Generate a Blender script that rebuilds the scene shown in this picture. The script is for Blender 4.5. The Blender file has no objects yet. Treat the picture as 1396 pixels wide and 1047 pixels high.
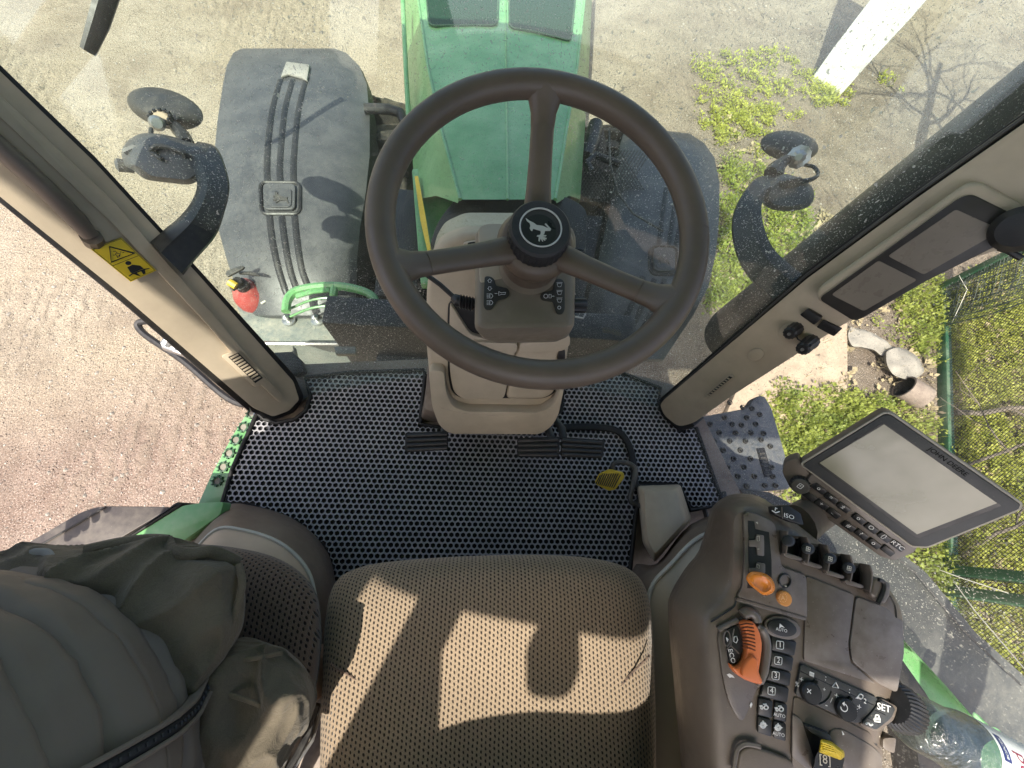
import bpy, bmesh, math, random
from mathutils import Vector as V, Matrix, noise
random.seed(7)
R=math.radians
sc=bpy.context.scene
COL=sc.collection
# ------------------------------------------------------------------ camera
F,CX,CY=540.,698.,523.5
CAM=V((0,0,2.55))
_E=V((0.99478813,0.04872422,0.08956856)); _N=V((0.01590386,-0.94183131,0.33570948)); _U=V((0.10071566,-0.33253532,-0.93769751))
cd=bpy.data.cameras.new('camera'); cam=bpy.data.objects.new('camera',cd); COL.objects.link(cam)
cd.sensor_width=36; cd.lens=36*F/1396; cd.clip_start=.02; cd.clip_end=500
m3=Matrix((( _E.x,-_E.y,-_E.z),(_N.x,-_N.y,-_N.z),(_U.x,-_U.y,-_U.z)))
cam.matrix_world=Matrix.Translation(CAM)@m3.to_4x4()
sc.camera=cam
# ------------------------------------------------------------------ light
SUN_EL=57.; sx,sy=-.46,-.89
h=math.hypot(sx,sy); sx/=h; sy/=h
sdir=V((sx*math.cos(R(SUN_EL)),sy*math.cos(R(SUN_EL)),math.sin(R(SUN_EL))))
W=bpy.data.worlds.new('World'); sc.world=W; W.use_nodes=True
wn=W.node_tree; bg=wn.nodes['Background']; sk=wn.nodes.new('ShaderNodeTexSky'); sk.sky_type='NISHITA'
sk.sun_disc=False; sk.sun_elevation=R(SUN_EL); sk.sun_rotation=math.atan2(sx,sy); sk.dust_density=4.0; sk.air_density=.75; sk.ozone_density=.2
wn.links.new(sk.outputs[0],bg.inputs[0]); bg.inputs[1].default_value=.15
sl=bpy.data.lights.new('sun','SUN'); sl.energy=3.5; sl.angle=R(.5); sl.color=(1,.94,.83)
so=bpy.data.objects.new('sun',sl); COL.objects.link(so); so.rotation_euler=sdir.to_track_quat('Z','Y').to_euler(); so.location=sdir*30
sc.view_settings.view_transform='Standard'; sc.view_settings.look='None'; sc.view_settings.gamma=1
sc.view_settings.exposure=1.32
# ------------------------------------------------------------------ pixel -> place
def ray(px,py):
    a,b=(px-CX)/F,(py-CY)/F
    return V((_E.x*a+_E.y*b+_E.z,_N.x*a+_N.y*b+_N.z,_U.x*a+_U.y*b+_U.z))
def Pz(px,py,z):
    r=ray(px,py); return CAM+r*((z-CAM.z)/r.z)
def Pd(px,py,t): return CAM+ray(px,py)*t
class Plane:
    def __init__(s,o,n):
        s.o=V(o); s.n=V(n).normalized()
        if s.n.dot(CAM-s.o)<0: s.n=-s.n
    def p(s,px,py,off=0.):
        r=ray(px,py); t=(s.o+s.n*off-CAM).dot(s.n)/r.dot(s.n); return CAM+r*t
    def poly(s,pts,off=0.): return [s.p(x,y,off) for x,y in pts]
    def frame(s,px,py,dx,dy,off=0.):
        o=s.p(px,py,off); u=(s.p(px+dx,py+dy,off)-o).normalized(); v=s.n.cross(u); return o,u,v
def plane3(a,b,c): return Plane(a,(V(b)-V(a)).cross(V(c)-V(a)))
def crop(pts,x0,y0,k): return [(x0+x/k,y0+y/k) for x,y in pts]
def rpoly(pts,r,n=5):
    out=[]; N=len(pts)
    for i in range(N):
        p=V(pts[i]); a=V(pts[i-1])-p; b=V(pts[(i+1)%N])-p
        rr=min(r,a.length*.45,b.length*.45)
        A=p+a.normalized()*rr; B=p+b.normalized()*rr
        for k in range(n+1):
            t=k/n; out.append(tuple(A*(1-t)**2+p*2*t*(1-t)+B*t*t))
    return out
def ell(cx,cy,rx,ry,n=28,rot=0):
    c,s=math.cos(R(rot)),math.sin(R(rot)); o=[]
    for i in range(n):
        a=2*math.pi*i/n; x,y=rx*math.cos(a),ry*math.sin(a); o.append((cx+x*c-y*s,cy+x*s+y*c))
    return o
def spline(pts,n=6):
    P=[V(p) for p in pts]; out=[]
    for i in range(len(P)-1):
        p0=P[max(i-1,0)];p1=P[i];p2=P[i+1];p3=P[min(i+2,len(P)-1)]
        for k in range(n):
            t=k/n
            out.append(.5*((2*p1)+(p2-p0)*t+(2*p0-5*p1+4*p2-p3)*t*t+(3*p1-p0-3*p2+p3)*t**3))
    out.append(P[-1]); return out
def cspline(pts,n=4):
    P=[V(p) for p in pts]; N=len(P); out=[]
    for i in range(N):
        p0,p1,p2,p3=P[i-1],P[i],P[(i+1)%N],P[(i+2)%N]
        for k in range(n):
            t=k/n
            out.append(.5*((2*p1)+(p2-p0)*t+(2*p0-5*p1+4*p2-p3)*t*t+(3*p1-p0-3*p2+p3)*t**3))
    return out
# ------------------------------------------------------------------ mesh builder
_txt={}
def text_tris(s):
    if s not in _txt:
        cu=bpy.data.curves.new('t','FONT'); cu.body=s; cu.size=1; cu.align_x='CENTER'; cu.align_y='CENTER'; cu.resolution_u=3
        o=bpy.data.objects.new('t',cu); me=o.to_mesh()
        _txt[s]=([v.co.copy() for v in me.vertices],[tuple(p.vertices) for p in me.polygons])
        o.to_mesh_clear(); bpy.data.objects.remove(o); bpy.data.curves.remove(cu)
    return _txt[s]
class B:
    def __init__(s): s.bm=bmesh.new()
    def merge(s,b,m):
        for f in b.faces: f.material_index=m
        me=bpy.data.meshes.new('x'); b.to_mesh(me); b.free(); s.bm.from_mesh(me); bpy.data.meshes.remove(me); return s
    def prism(s,pts,ext,bev=0,seg=2,m=0,top=None):
        b=bmesh.new(); ext=V(ext); A=[b.verts.new(V(p)) for p in pts]; Bv=[b.verts.new((V(top[i]) if top else V(p))+ext) for i,p in enumerate(pts)]
        n=len(pts)
        b.faces.new(A); b.faces.new(Bv[::-1])
        for i in range(n): b.faces.new((A[i],Bv[i],Bv[(i+1)%n],A[(i+1)%n]))
        bmesh.ops.recalc_face_normals(b,faces=b.faces)
        if bev: 
            es=[e for e in b.edges if e.calc_face_angle(0)>.6]
            bmesh.ops.bevel(b,geom=es,offset=bev,segments=seg,affect='EDGES',clamp_overlap=True,profile=.5)
        return s.merge(b,m)
    def loft(s,rings,m=0,cap=(1,1),closed=True):
        b=bmesh.new(); L=[[b.verts.new(V(p)) for p in r] for r in rings]; n=len(rings[0])
        for i in range(len(L)-1):
            for j in range(n if closed else n-1):
                k=(j+1)%n; b.faces.new((L[i][j],L[i][k],L[i+1][k],L[i+1][j]))
        if closed:
            if cap[0]: b.faces.new(L[0][::-1])
            if cap[1]: b.faces.new(L[-1])
        bmesh.ops.recalc_face_normals(b,faces=b.faces)
        return s.merge(b,m)
    def tube(s,pts,r,n=10,m=0,sq=1.0,up=(0,0,1),cap=True):
        P=[V(p) for p in pts]; rs=r if isinstance(r,(list,tuple)) else [r]*len(P); rings=[]
        prev=None
        for i,p in enumerate(P):
            t=(P[min(i+1,len(P)-1)]-P[max(i-1,0)]).normalized()
            if prev is None:
                u=V(up); u=u-t*u.dot(t)
                if u.length<1e-3: u=V((1,0,0)); u=u-t*u.dot(t)
            else: u=prev-t*prev.dot(t)
            u.normalize(); prev=u; w=t.cross(u)
            rings.append([p+(u*math.cos(a)*sq+w*math.sin(a))*rs[i] for a in [2*math.pi*k/n for k in range(n)]])
        return s.loft(rings,m,cap=(cap,cap))
    def lathe(s,o,ax,prof,n=32,m=0,knurl=0,kn=0.,cap=(1,1)):
        ax=V(ax).normalized(); u=ax.orthogonal().normalized(); w=ax.cross(u); rings=[]
        for r,hh in prof:
            rings.append([V(o)+ax*hh+(u*math.cos(a)+w*math.sin(a))*max(r+(kn if (knurl and k%2) else 0),1e-5) for k,a in enumerate([2*math.pi*k/n for k in range(n)])])
        return s.loft(rings,m,cap)
    def box(s,c,sz,u=(1,0,0),v=(0,1,0),bev=0,m=0):
        u=V(u).normalized(); v=V(v); v=(v-u*v.dot(u)).normalized(); w=u.cross(v); c=V(c)
        a,bb,cc=sz[0]/2,sz[1]/2,sz[2]/2
        pts=[c-w*cc+u*i*a+v*j*bb for i,j in ((-1,-1),(1,-1),(1,1),(-1,1))]
        return s.prism(pts,w*cc*2,bev,2,m)
    def text(s,t,fr,size,m=1,ext=.0004,sx=1.):
        o,u,v=fr; vs,fs=text_tris(t); b=bmesh.new(); n=u.cross(v)
        q=[b.verts.new(o+u*c.x*size*sx+v*c.y*size) for c in vs]
        for f in fs:
            try: b.faces.new([q[i] for i in f])
            except ValueError: pass
        bmesh.ops.recalc_face_normals(b,faces=b.faces)
        return s.merge(b,m)
    def flat(s,pts,m=0):
        b=bmesh.new(); b.faces.new([b.verts.new(V(p)) for p in pts]); 
        bmesh.ops.triangulate(b,faces=b.faces); return s.merge(b,m)
    def grid(s,g,m=0):
        b=bmesh.new(); L=[[b.verts.new(V(p)) for p in r] for r in g]
        for i in range(len(L)-1):
            for j in range(len(L[0])-1): b.faces.new((L[i][j],L[i][j+1],L[i+1][j+1],L[i+1][j]))
        return s.merge(b,m)
    def make(s,name,mats,parent=None,smooth=35,sub=0,label=None,origin=None,weld=False):
        bm=s.bm
        if weld: bmesh.ops.remove_doubles(bm,verts=bm.verts,dist=1e-5)
        if smooth:
            for f in bm.faces: f.smooth=True
            for e in bm.edges:
                if len(e.link_faces)==2: e.smooth=e.calc_face_angle(0)<R(smooth)
        me=bpy.data.meshes.new(name); bm.to_mesh(me); bm.free()
        for mt in (mats if isinstance(mats,(list,tuple)) else [mats]): me.materials.append(mt)
        o=bpy.data.objects.new(name,me); COL.objects.link(o)
        if origin is not None: me.transform(Matrix.Translation(-V(origin))); o.location=origin
        if parent:
            o.parent=parent; o.matrix_parent_inverse=Matrix.Translation(-V(parent.get('_o',(0,0,0))))
        if sub:
            md=o.modifiers.new('s','SUBSURF'); md.levels=sub; md.render_levels=sub
        if label: o['label']=label
        return o
def thing(name,label,cat,loc,group=None):
    o=bpy.data.objects.new(name,None); COL.objects.link(o); o.location=loc; o['_o']=tuple(loc); o.empty_display_size=.1
    o['label']=label; o['category']=cat
    if group: o['group']=group
    return o
def tag(o,label,cat,group=None,kind=None):
    if label: o['label']=label; o['category']=cat
    if group: o['group']=group
    if kind: o['kind']=kind
    return o
# ------------------------------------------------------------------ materials
class NT:
    def __init__(s,name):
        s.m=bpy.data.materials.new(name); s.m.use_nodes=True; s.t=s.m.node_tree; s.b=s.t.nodes['Principled BSDF']; s.out=s.t.nodes['Material Output']
        s.geo=s.t.nodes.new('ShaderNodeNewGeometry')
    def n(s,typ,ins=None,**kw):
        nd=s.t.nodes.new('ShaderNode'+typ)
        for k,v in kw.items(): setattr(nd,k,v)
        for k,v in (ins or {}).items():
            i=nd.inputs[k]
            if hasattr(v,'is_output'): s.t.links.new(v,i)
            else: i.default_value=v
        return nd
    def l(s,a,b): s.t.links.new(a,b)
    def math(s,op,a,b=0.,c=None,clamp=False):
        d={0:a,1:b}
        if c is not None: d[2]=c
        nd=s.n('Math',d,operation=op); nd.use_clamp=clamp; return nd.outputs[0]
    def noise(s,scale,detail=4,rough=.55,vec=None,dist=0.):
        nd=s.n('TexNoise',{'Vector':vec or s.geo.outputs['Position'],'Scale':scale,'Detail':detail,'Roughness':rough,'Distortion':dist}); return nd.outputs[0]
    def ramp(s,v,lo,hi,a=0.,b=1.):
        nd=s.n('MapRange',{0:v,1:lo,2:hi,3:a,4:b}); return nd.outputs[0]
    def mix(s,f,a,b):
        nd=s.n('Mix',data_type='RGBA',blend_type='MIX')
        for i,v in ((0,f),(6,a),(7,b)):
            if hasattr(v,'is_output'): s.l(v,nd.inputs[i])
            else: nd.inputs[i].default_value=v if i==0 else (*v[:3],1)
        return nd.outputs[2]
    def bump(s,h,st=.3,dist=.001,prev=None):
        d={'Height':h,'Strength':st,'Distance':dist}
        if prev is not None: d['Normal']=prev
        return s.n('Bump',d).outputs[0]
def plastic(name,col,rough=.5,grain=900,gst=.25,dust=.12,dcol=(.42,.37,.29),metal=0,spec=.4,var=.15,coat=0):
    t=NT(name); n1=t.noise(9,5,.6); n2=t.noise(70,3); c=t.mix(t.ramp(n1,.3,.7),[x*(1-var) for x in col],[x*(1+var) for x in col])
    up=t.n('SeparateXYZ',{0:t.geo.outputs['Normal']}).outputs[2]
    dm=t.math('MULTIPLY',t.ramp(t.math('ADD',t.math('MULTIPLY',n1,.6),t.math('MULTIPLY',n2,.4)),.42,.66),t.ramp(up,-.2,1.,.25,1.))
    dm=t.math('MULTIPLY',dm,dust)
    # fine settled specks
    sp=t.ramp(t.noise(420,2,.5),.69,.75); sp=t.math('MULTIPLY',sp,min(dust*2.2,.55))
    dm=t.math('MAXIMUM',dm,sp)
    c=t.mix(dm,c,dcol); t.l(c,t.b.inputs['Base Color'])
    t.l(t.ramp(n2,.3,.7,rough-.07,rough+.1),t.b.inputs['Roughness'])
    t.b.inputs['Metallic'].default_value=metal; t.b.inputs['Specular IOR Level'].default_value=spec
    if coat: t.b.inputs['Coat Weight'].default_value=coat; t.b.inputs['Coat Roughness'].default_value=.12
    if gst: t.l(t.bump(t.noise(grain,2),gst,.0006),t.b.inputs['Normal'])
    return t.m
beige=plastic('beige_plastic',(.45,.375,.275),.5,dust=.1,dcol=(.5,.45,.36))
beige2=plastic('taupe_plastic',(.20,.165,.122),.45,dust=.08)
brown=plastic('brown_console_plastic',(.112,.088,.069),.42,dust=.14,dcol=(.3,.26,.21),spec=.5)
brown2=plastic('worn_brown_plastic',(.112,.09,.072),.34,dust=.3,dcol=(.30,.28,.26),spec=.55,gst=.12)
trimg=plastic('grey_brown_trim',(.17,.125,.095),.55,dust=.3)
wheelm=plastic('wheel_leather',(.115,.086,.064),.42,grain=1300,gst=.35,dust=.3,dcol=(.16,.115,.075),spec=.5)
black=plastic('black_plastic',(.016,.016,.017),.42,dust=.1,dcol=(.2,.18,.15))
blackr=plastic('black_rubber',(.012,.012,.012),.6,dust=.08,dcol=(.2,.17,.13))
clean=plastic('black_button',(.012,.013,.014),.33,dust=.05,dcol=(.2,.18,.15),gst=.1)
fend=plastic('grey_fender_plastic',(.055,.056,.059),.42,grain=260,gst=.2,dust=.2,dcol=(.22,.21,.19),spec=.5)
exh=plastic('dusty_black_steel',(.035,.034,.032),.48,dust=.3,dcol=(.26,.23,.18),grain=200,spec=.5)
green=plastic('green_paint',(.135,.34,.125),.36,gst=.06,grain=120,dust=.32,dcol=(.42,.44,.33),spec=.5,coat=.25)
dgreen=plastic('green_frame_paint',(.022,.09,.045),.5,dust=.25)
yellow=plastic('yellow_paint',(.62,.43,.03),.4,dust=.15)
ygrip=plastic('yellow_vinyl',(.65,.47,.02),.4,dust=.0,gst=0,var=.03)
white=plastic('white_print',(.72,.72,.70),.5,dust=.0,gst=0,var=.02)
silver=plastic('silver_metal',(.45,.45,.44),.35,metal=.9,dust=.1)
orange=plastic('orange_plastic',(.74,.23,.025),.27,dust=.05,gst=.06,spec=.55,var=.05)
orange2=plastic('red_orange_plastic',(.66,.17,.045),.35,dust=.05,gst=.06,var=.05)
red=plastic('dusty_red_paint',(.34,.045,.04),.5,dust=.6,dcol=(.5,.3,.25))
tread=plastic('tyre_rubber',(.022,.021,.020),.75,grain=90,gst=.5,dust=.5,dcol=(.23,.19,.14))
wood=plastic('pale_tan',(.5,.33,.17),.6)
concrete=plastic('weathered_concrete',(.25,.235,.20),.9,grain=60,gst=.8,dust=.3,dcol=(.2,.18,.14),var=.3)
whitep=plastic('whitewash',(.58,.58,.56),.85,grain=40,gst=.8,dust=.35,dcol=(.45,.42,.36),var=.06)
screen_off=plastic('taupe_screen',(.19,.16,.125),.3,gst=0,dust=.05)
paleknit=plastic('pale_piping',(.5,.47,.4),.6)
bark=plastic('grey_bark',(.12,.10,.08),.9,grain=150,gst=.8)
straw=plastic('pale_string',(.6,.58,.5),.8)
skin=plastic('skin',(.45,.27,.19),.5,dust=0,gst=.1)
hairm=plastic('dark_hair',(.03,.022,.016),.6,dust=0)
def lcd():
    t=NT('monitor_glass'); c=t.mix(t.ramp(t.noise(7,4,.6),.35,.7),(.24,.23,.16),(.34,.32,.24)); t.l(c,t.b.inputs['Base Color'])  # pale greenish base tones stand in for reflections on the screen
    t.l(t.ramp(t.noise(30,5),.3,.7,.12,.3),t.b.inputs['Roughness']); t.b.inputs['Specular IOR Level'].default_value=.6; return t.m
lcdm=lcd()
def seatfab(name,col,dot,px=.0060,py=.0068):
    t=NT(name); p=t.n('SeparateXYZ',{0:t.geo.outputs['Position']}); wob=t.noise(60,2)
    x=t.math('ADD',p.outputs[0],t.math('MULTIPLY',wob,.0035)); y=t.math('ADD',p.outputs[1],t.math('MULTIPLY',p.outputs[2],-.6))
    cx=t.math('DIVIDE',x,px); ci=t.math('FLOOR',cx); fx=t.math('SUBTRACT',t.math('SUBTRACT',cx,ci),.5)
    off=t.math('MULTIPLY',t.math('MODULO',t.math('ABSOLUTE',ci),2.),.5)
    cy=t.math('ADD',t.math('DIVIDE',y,py),off); fy=t.math('SUBTRACT',t.math('FRACT',cy),.5)
    jx=t.math('ADD',fx,t.math('MULTIPLY',fy,.22))
    d=t.math('SQRT',t.math('ADD',t.math('POWER',t.math('DIVIDE',jx,.23),2.),t.math('POWER',t.math('DIVIDE',fy,.32),2.)))
    mk=t.ramp(d,.75,1.15,1.,0.)
    weave=t.noise(700,2); big=t.noise(6,4)
    c=t.mix(t.ramp(weave,.3,.7),[q*.78 for q in col],[q*1.2 for q in col]); c=t.mix(t.ramp(big,.35,.75,0,.35),c,[q*.6 for q in col])
    c=t.mix(mk,c,dot); t.l(c,t.b.inputs['Base Color']); t.b.inputs['Roughness'].default_value=.95; t.b.inputs['Specular IOR Level'].default_value=.1
    t.b.inputs['Sheen Weight'].default_value=.2
    hgt=t.math('SUBTRACT',t.math('MULTIPLY',weave,.25),mk); t.l(t.bump(hgt,.7,.0022),t.b.inputs['Normal']); return t.m
seatm=seatfab('seat_cloth',(.29,.22,.152),(.030,.022,.017))
seatm2=seatfab('seat_cloth_brown',(.15,.105,.078),(.022,.015,.012),.0066,.0078)
def cloth(name,col,sc_=900,var=.25):
    t=NT(name); n1=t.noise(14,5,.6); w=t.noise(sc_,2)
    c=t.mix(t.ramp(n1,.3,.72),[q*(1-var) for q in col],[q*(1+var) for q in col]); c=t.mix(t.ramp(w,.35,.7,0,.35),c,[q*1.7 for q in col])
    t.l(c,t.b.inputs['Base Color']); t.b.inputs['Roughness'].default_value=.88; t.b.inputs['Sheen Weight'].default_value=.15; t.b.inputs['Specular IOR Level'].default_value=.2
    b1=t.bump(t.noise(45,5,.6,dist=1.5),.5,.006); t.l(t.bump(w,.4,.0008,b1),t.b.inputs['Normal']); return t.m
olive=cloth('olive_cotton',(.115,.094,.066))
olive2=cloth('olive_cotton_dark',(.10,.083,.06))
vestm=plastic('grey_quilted_nylon',(.165,.136,.112),.55,grain=1600,gst=.3,dust=0,spec=.25,var=.07)
def glass(name,tint,dust=.05,gl=.06):
    t=NT(name); t.t.nodes.remove(t.b)
    tr=t.n('BsdfTransparent',{0:(*tint,1)}); gs=t.n('BsdfGlossy',{0:(1,1,1,1),1:.01}); df=t.n('BsdfDiffuse',{0:(.62,.62,.56,1)})
    lw=t.n('LayerWeight',{0:.5}).outputs['Facing']; fr=t.math('ADD',t.math('MULTIPLY',t.math('POWER',lw,4.),.5),gl)
    m1=t.n('MixShader',{0:fr,1:tr.outputs[0],2:gs.outputs[0]})
    film=t.ramp(t.noise(3.5,5,.6),.3,.75,dust*.45,dust*1.5)
    sp=t.ramp(t.noise(95,2.5,.6),.68,.72); sp2=t.ramp(t.noise(380,2,.6),.63,.675); patch=t.ramp(t.noise(3,3),.38,.58,.25,1.)
    dd=t.math('MAXIMUM',film,t.math('MULTIPLY',t.math('MAXIMUM',sp,sp2),t.math('MULTIPLY',patch,.75)))
    m2=t.n('MixShader',{0:dd,1:m1.outputs[0],2:df.outputs[0]}); t.l(m2.outputs[0],t.out.inputs[0]); return t.m
wglass=glass('windshield_glass',(.925,.985,.945),.028,.04)
sglass=glass('side_glass',(.985,.99,.985),.012,.03)
def ground_mat():
    t=NT('sandy_ground'); P=t.geo.outputs['Position']; xyz=t.n('SeparateXYZ',{0:P}); X,Y=xyz.outputs[0],xyz.outputs[1]
    big=t.noise(.7,5,.6); mid=t.noise(5,6,.65); fine=t.noise(60,5,.7); peb=t.n('TexVoronoi',{'Vector':P,'Scale':75.}); pv=peb.outputs['Distance']; pc=peb.outputs['Color']
    peb2=t.n('TexVoronoi',{'Vector':P,'Scale':28.,'Randomness':1.})
    sand=t.mix(t.ramp(mid,.3,.7),(.22,.187,.142),(.34,.295,.23))
    sand=t.mix(t.ramp(big,.4,.65),sand,(.27,.225,.16))
    pink=t.mix(t.ramp(mid,.3,.7),(.16,.110,.087),(.25,.188,.152))
    wl=t.ramp(t.math('ADD',t.math('SUBTRACT',Y,t.math('MULTIPLY',X,.25)),t.math('MULTIPLY',big,.9)),1.3,2.1)
    c=t.mix(wl,pink,sand)
    soil=t.mix(t.ramp(mid,.3,.7),(.075,.062,.046),(.19,.16,.12))
    ws=t.ramp(t.math('ADD',X,t.math('MULTIPLY',t.math('SUBTRACT',big,.5),1.8)),1.1,2.3)
    ws=t.math('MULTIPLY',ws,t.ramp(t.math('ADD',Y,t.math('MULTIPLY',mid,.8)),7.2,4.6))
    c=t.mix(t.math('MULTIPLY',ws,.95),c,soil)
    st=t.ramp(pv,.18,.32,1.,0.); sv=t.n('SeparateColor',{0:pc}).outputs[0]
    c=t.mix(t.math('MULTIPLY',st,t.ramp(sv,.3,.9,0,.55)),c,t.mix(sv,(.16,.14,.12),(.56,.52,.46)))
    s2=t.ramp(peb2.outputs['Distance'],.12,.2,1.,0.); sv2=t.n('SeparateColor',{0:peb2.outputs['Color']}).outputs[1]
    c=t.mix(t.math('MULTIPLY',s2,t.ramp(sv2,.75,.8)),c,(.5,.47,.42))
    dk=t.ramp(fine,.56,.74,0,.7); c=t.mix(dk,c,(.14,.115,.09)); c=t.mix(t.ramp(fine,.42,.26,0,.35),c,(.43,.39,.33))
    g2=t.noise(110,4,.8); c=t.mix(t.ramp(g2,.51,.63,0,.85),c,(.085,.066,.052)); c=t.mix(t.ramp(g2,.46,.36,0,.7),c,(.50,.44,.37))
    bl=t.noise(1.8,4,.6); c=t.mix(t.ramp(bl,.5,.72,0,.5),c,(.12,.092,.072))
    # old tyre marks
    wv=t.n('TexWave',{'Vector':P,'Scale':3.2,'Distortion':6.,'Detail':3.,'Detail Scale':2.}); tm=t.math('MULTIPLY',wv.outputs[1],t.ramp(t.noise(.55,2),.5,.62))
    c=t.mix(t.math('MULTIPLY',tm,.35),c,(.2,.165,.125))
    crk=t.n('TexVoronoi',{'Vector':t.n('VectorMath',{0:P,1:t.n('TexNoise',{'Vector':P,'Scale':4.}).outputs[1]},operation='ADD').outputs[0],'Scale':.55},feature='DISTANCE_TO_EDGE')
    ck=t.ramp(crk.outputs[0],.002,.008,.4,0.); c=t.mix(t.math('MULTIPLY',ck,t.math('MULTIPLY',t.ramp(X,-1.2,-2.),t.ramp(Y,1.5,2.))),c,(.12,.10,.08))
    t.l(c,t.b.inputs['Base Color']); t.b.inputs['Roughness'].default_value=.95; t.b.inputs['Specular IOR Level'].default_value=.1
    hh=t.math('ADD',t.math('MULTIPLY',fine,.6),t.math('MULTIPLY',st,.35)); hh=t.math('ADD',hh,t.math('MULTIPLY',s2,.6)); hh=t.math('SUBTRACT',hh,t.math('MULTIPLY',ck,.1))
    b=t.bump(mid,.5,.06); b=t.bump(tm,.5,.02,b); t.l(t.bump(hh,.9,.012,b),t.b.inputs['Normal']); return t.m
groundm=ground_mat()
def leaf_mat(name,a,b):
    t=NT(name); oi=t.noise(7,3); fine=t.noise(90,1)
    c=t.mix(t.ramp(t.math('ADD',t.math('MULTIPLY',oi,.6),t.math('MULTIPLY',fine,.4)),.35,.65),a,b); t.l(c,t.b.inputs['Base Color']); t.b.inputs['Roughness'].default_value=.6
    tl=t.n('BsdfTranslucent',{0:(*b,1)}); mx=t.n('MixShader',{0:.35,1:t.b.outputs[0],2:tl.outputs[0]}); t.l(mx.outputs[0],t.out.inputs[0]); return t.m
leafm=leaf_mat('weed_leaf',(.10,.15,.025),(.33,.37,.07))
leaf2=leaf_mat('meadow_leaf',(.18,.22,.03),(.44,.45,.09))
matm=plastic('grey_eva_foam',(.31,.305,.32),.45,grain=500,gst=.3,dust=.22,dcol=(.3,.29,.27),var=.12)
mathole=plastic('dark_eva_cells',(.04,.04,.046),.7,dust=.15,dcol=(.1,.09,.08))
# ------------------------------------------------------------------ ground
g=B(); n=60; gg=[]
def gx(i): 
    t=(i/n-.5)*2; return math.copysign(abs(t)**3*150,t)
for j in range(n+1): gg.append([(gx(i)+1,gx(j)+1.5,0) for i in range(n+1)])
g.grid(gg); tag(g.make('ground',groundm),None,None,kind='structure')
# ------------------------------------------------------------------ tractor root
T=thing('tractor','green tractor seen down from inside its brown cab, with steering wheel, seats and control console','tractor',(.05,.6,0))
# hood -------------------------------------------------------------
rows=[ # py, outerL, creaseL, mid, creaseR, outerR, z of crease, z of outer
 (272,566,627,692,757,791,1.76,1.56),(180,560,602,691,772,797,1.73,1.50),(90,553,583,690,787,803,1.68,1.43),(0,549,570,689,797,807,1.60,1.33),(-110,541,556,688,806,816,1.49,1.22),(-190,541,553,688,810,820,1.42,1.12)]
rings=[]
for py,a,b_,c,d,e,zc,zo in rows:
    m_=[Pz(b_+(d-b_)*k/6,py,zc+.028*(1-(2*k/6-1)**2)) for k in range(7)]
    oL=Pz(a,py,zo); oR=Pz(e,py,zo); cl,cr=m_[0],m_[-1]
    sL=cl.lerp(oL,.5)+V((.004,0,.014)); sR=cr.lerp(oR,.5)+V((-.004,0,.014))
    rings.append([oL-V((0,0,.45)),oL,sL,cl+V((-.006,0,-.012))]+m_+[cr+V((.006,0,-.012)),sR,oR,oR-V((0,0,.45))])
hb=B(); hb.loft(rings,0,(0,0),True)
hood=hb.make('hood',green,T,smooth=32)
hs=B(); # seam crease down the middle
hs.tube([Pz(r[3],r[0],r[6]+.0285) for r in rows],.0035,6); hs.make('hood_seam',green,hood)
for nm,side in (('l',0),('r',1)):
    cb=B(); cb.tube([Pz(r[2] if side==0 else r[4],r[0],r[6]+.001) for r in rows],.005,8); cb.make('hood_crease',green,hood)
def hoodz(px,py):
    for i in range(len(rows)-1):
        if rows[i][0]>=py>=rows[i+1][0]:
            t=(rows[i][0]-py)/(rows[i][0]-rows[i+1][0]); q=[rows[i][k]*(1-t)+rows[i+1][k]*t for k in range(7)]
            u=(px-q[2])/(q[4]-q[2]); return q[6]+.028*(1-(2*u-1)**2)
    return 1.5
def onhood(pts,off): return [Pz(x,y,hoodz(x,y)+off) for x,y in pts]
def ventmat():
    t=NT('green_grille_mesh'); p=t.n('SeparateXYZ',{0:t.geo.outputs['Position']})
    s=t.math('SINE',t.math('MULTIPLY',p.outputs[0],1100.)); s2=t.math('SINE',t.math('MULTIPLY',p.outputs[1],700.))
    f=t.ramp(t.math('ADD',s,s2),-.3,.5); t.l(t.mix(f,(.004,.014,.008),(.016,.065,.03)),t.b.inputs['Base Color']); t.b.inputs['Roughness'].default_value=.6; return t.m
vm=ventmat()
for pts in ([(585,37),(560+16,-60),(570,-150),(684,-150),(681,-60),(678,36)],[(694,39),(694,-60),(694,-150),(808-5,-150),(796,-60),(784,-2),(778,58),(735,46)]):
    vb=B(); P_=rpoly(pts,8,3)
    q=onhood(P_,.004); vb.prism(q,(0,0,.004)); vb.tube([p+V((0,0,.004)) for p in q]+[q[0]+V((0,0,.004))],.0035,6,m=1); vb.make('hood_vent',[vm,dgreen],hood)
sb=B(); 
sb.loft([[Pz(565,240,1.595),Pz(570,240,1.605),Pz(570,240,1.61),Pz(565,240,1.60)],[Pz(573,300,1.60),Pz(581,300,1.62),Pz(581,300,1.625),Pz(573,300,1.605)],[Pz(585,352,1.60),Pz(589,350,1.61),Pz(589,350,1.615),Pz(585,352,1.605)]]); sb.make('yellow_stripe',yellow,hood)
sb=B(); sb.prism([Pz(x,y,1.55) for x,y in ((563,240),(626,240),(640,272),(612,296),(594,340),(588,395),(575,395))],(0,0,.03),.006); sb.make('rear_flank',green,hood)
sb=B(); sb.tube([Pz(x,y,1.59) for x,y in ((549,0),(553,90),(558,180))],.008,8); sb.make('side_rail',green,hood)
sb=B()
sb.prism([Pz(x,y,1.66) for x,y in rpoly([(586,352),(598,316),(622,285),(645,277),(700,280),(770,283),(796,300),(792,372),(700,372)],12,4)],(0,0,.045),.008); sb.make('hood_seal',blackr,hood)
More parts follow.
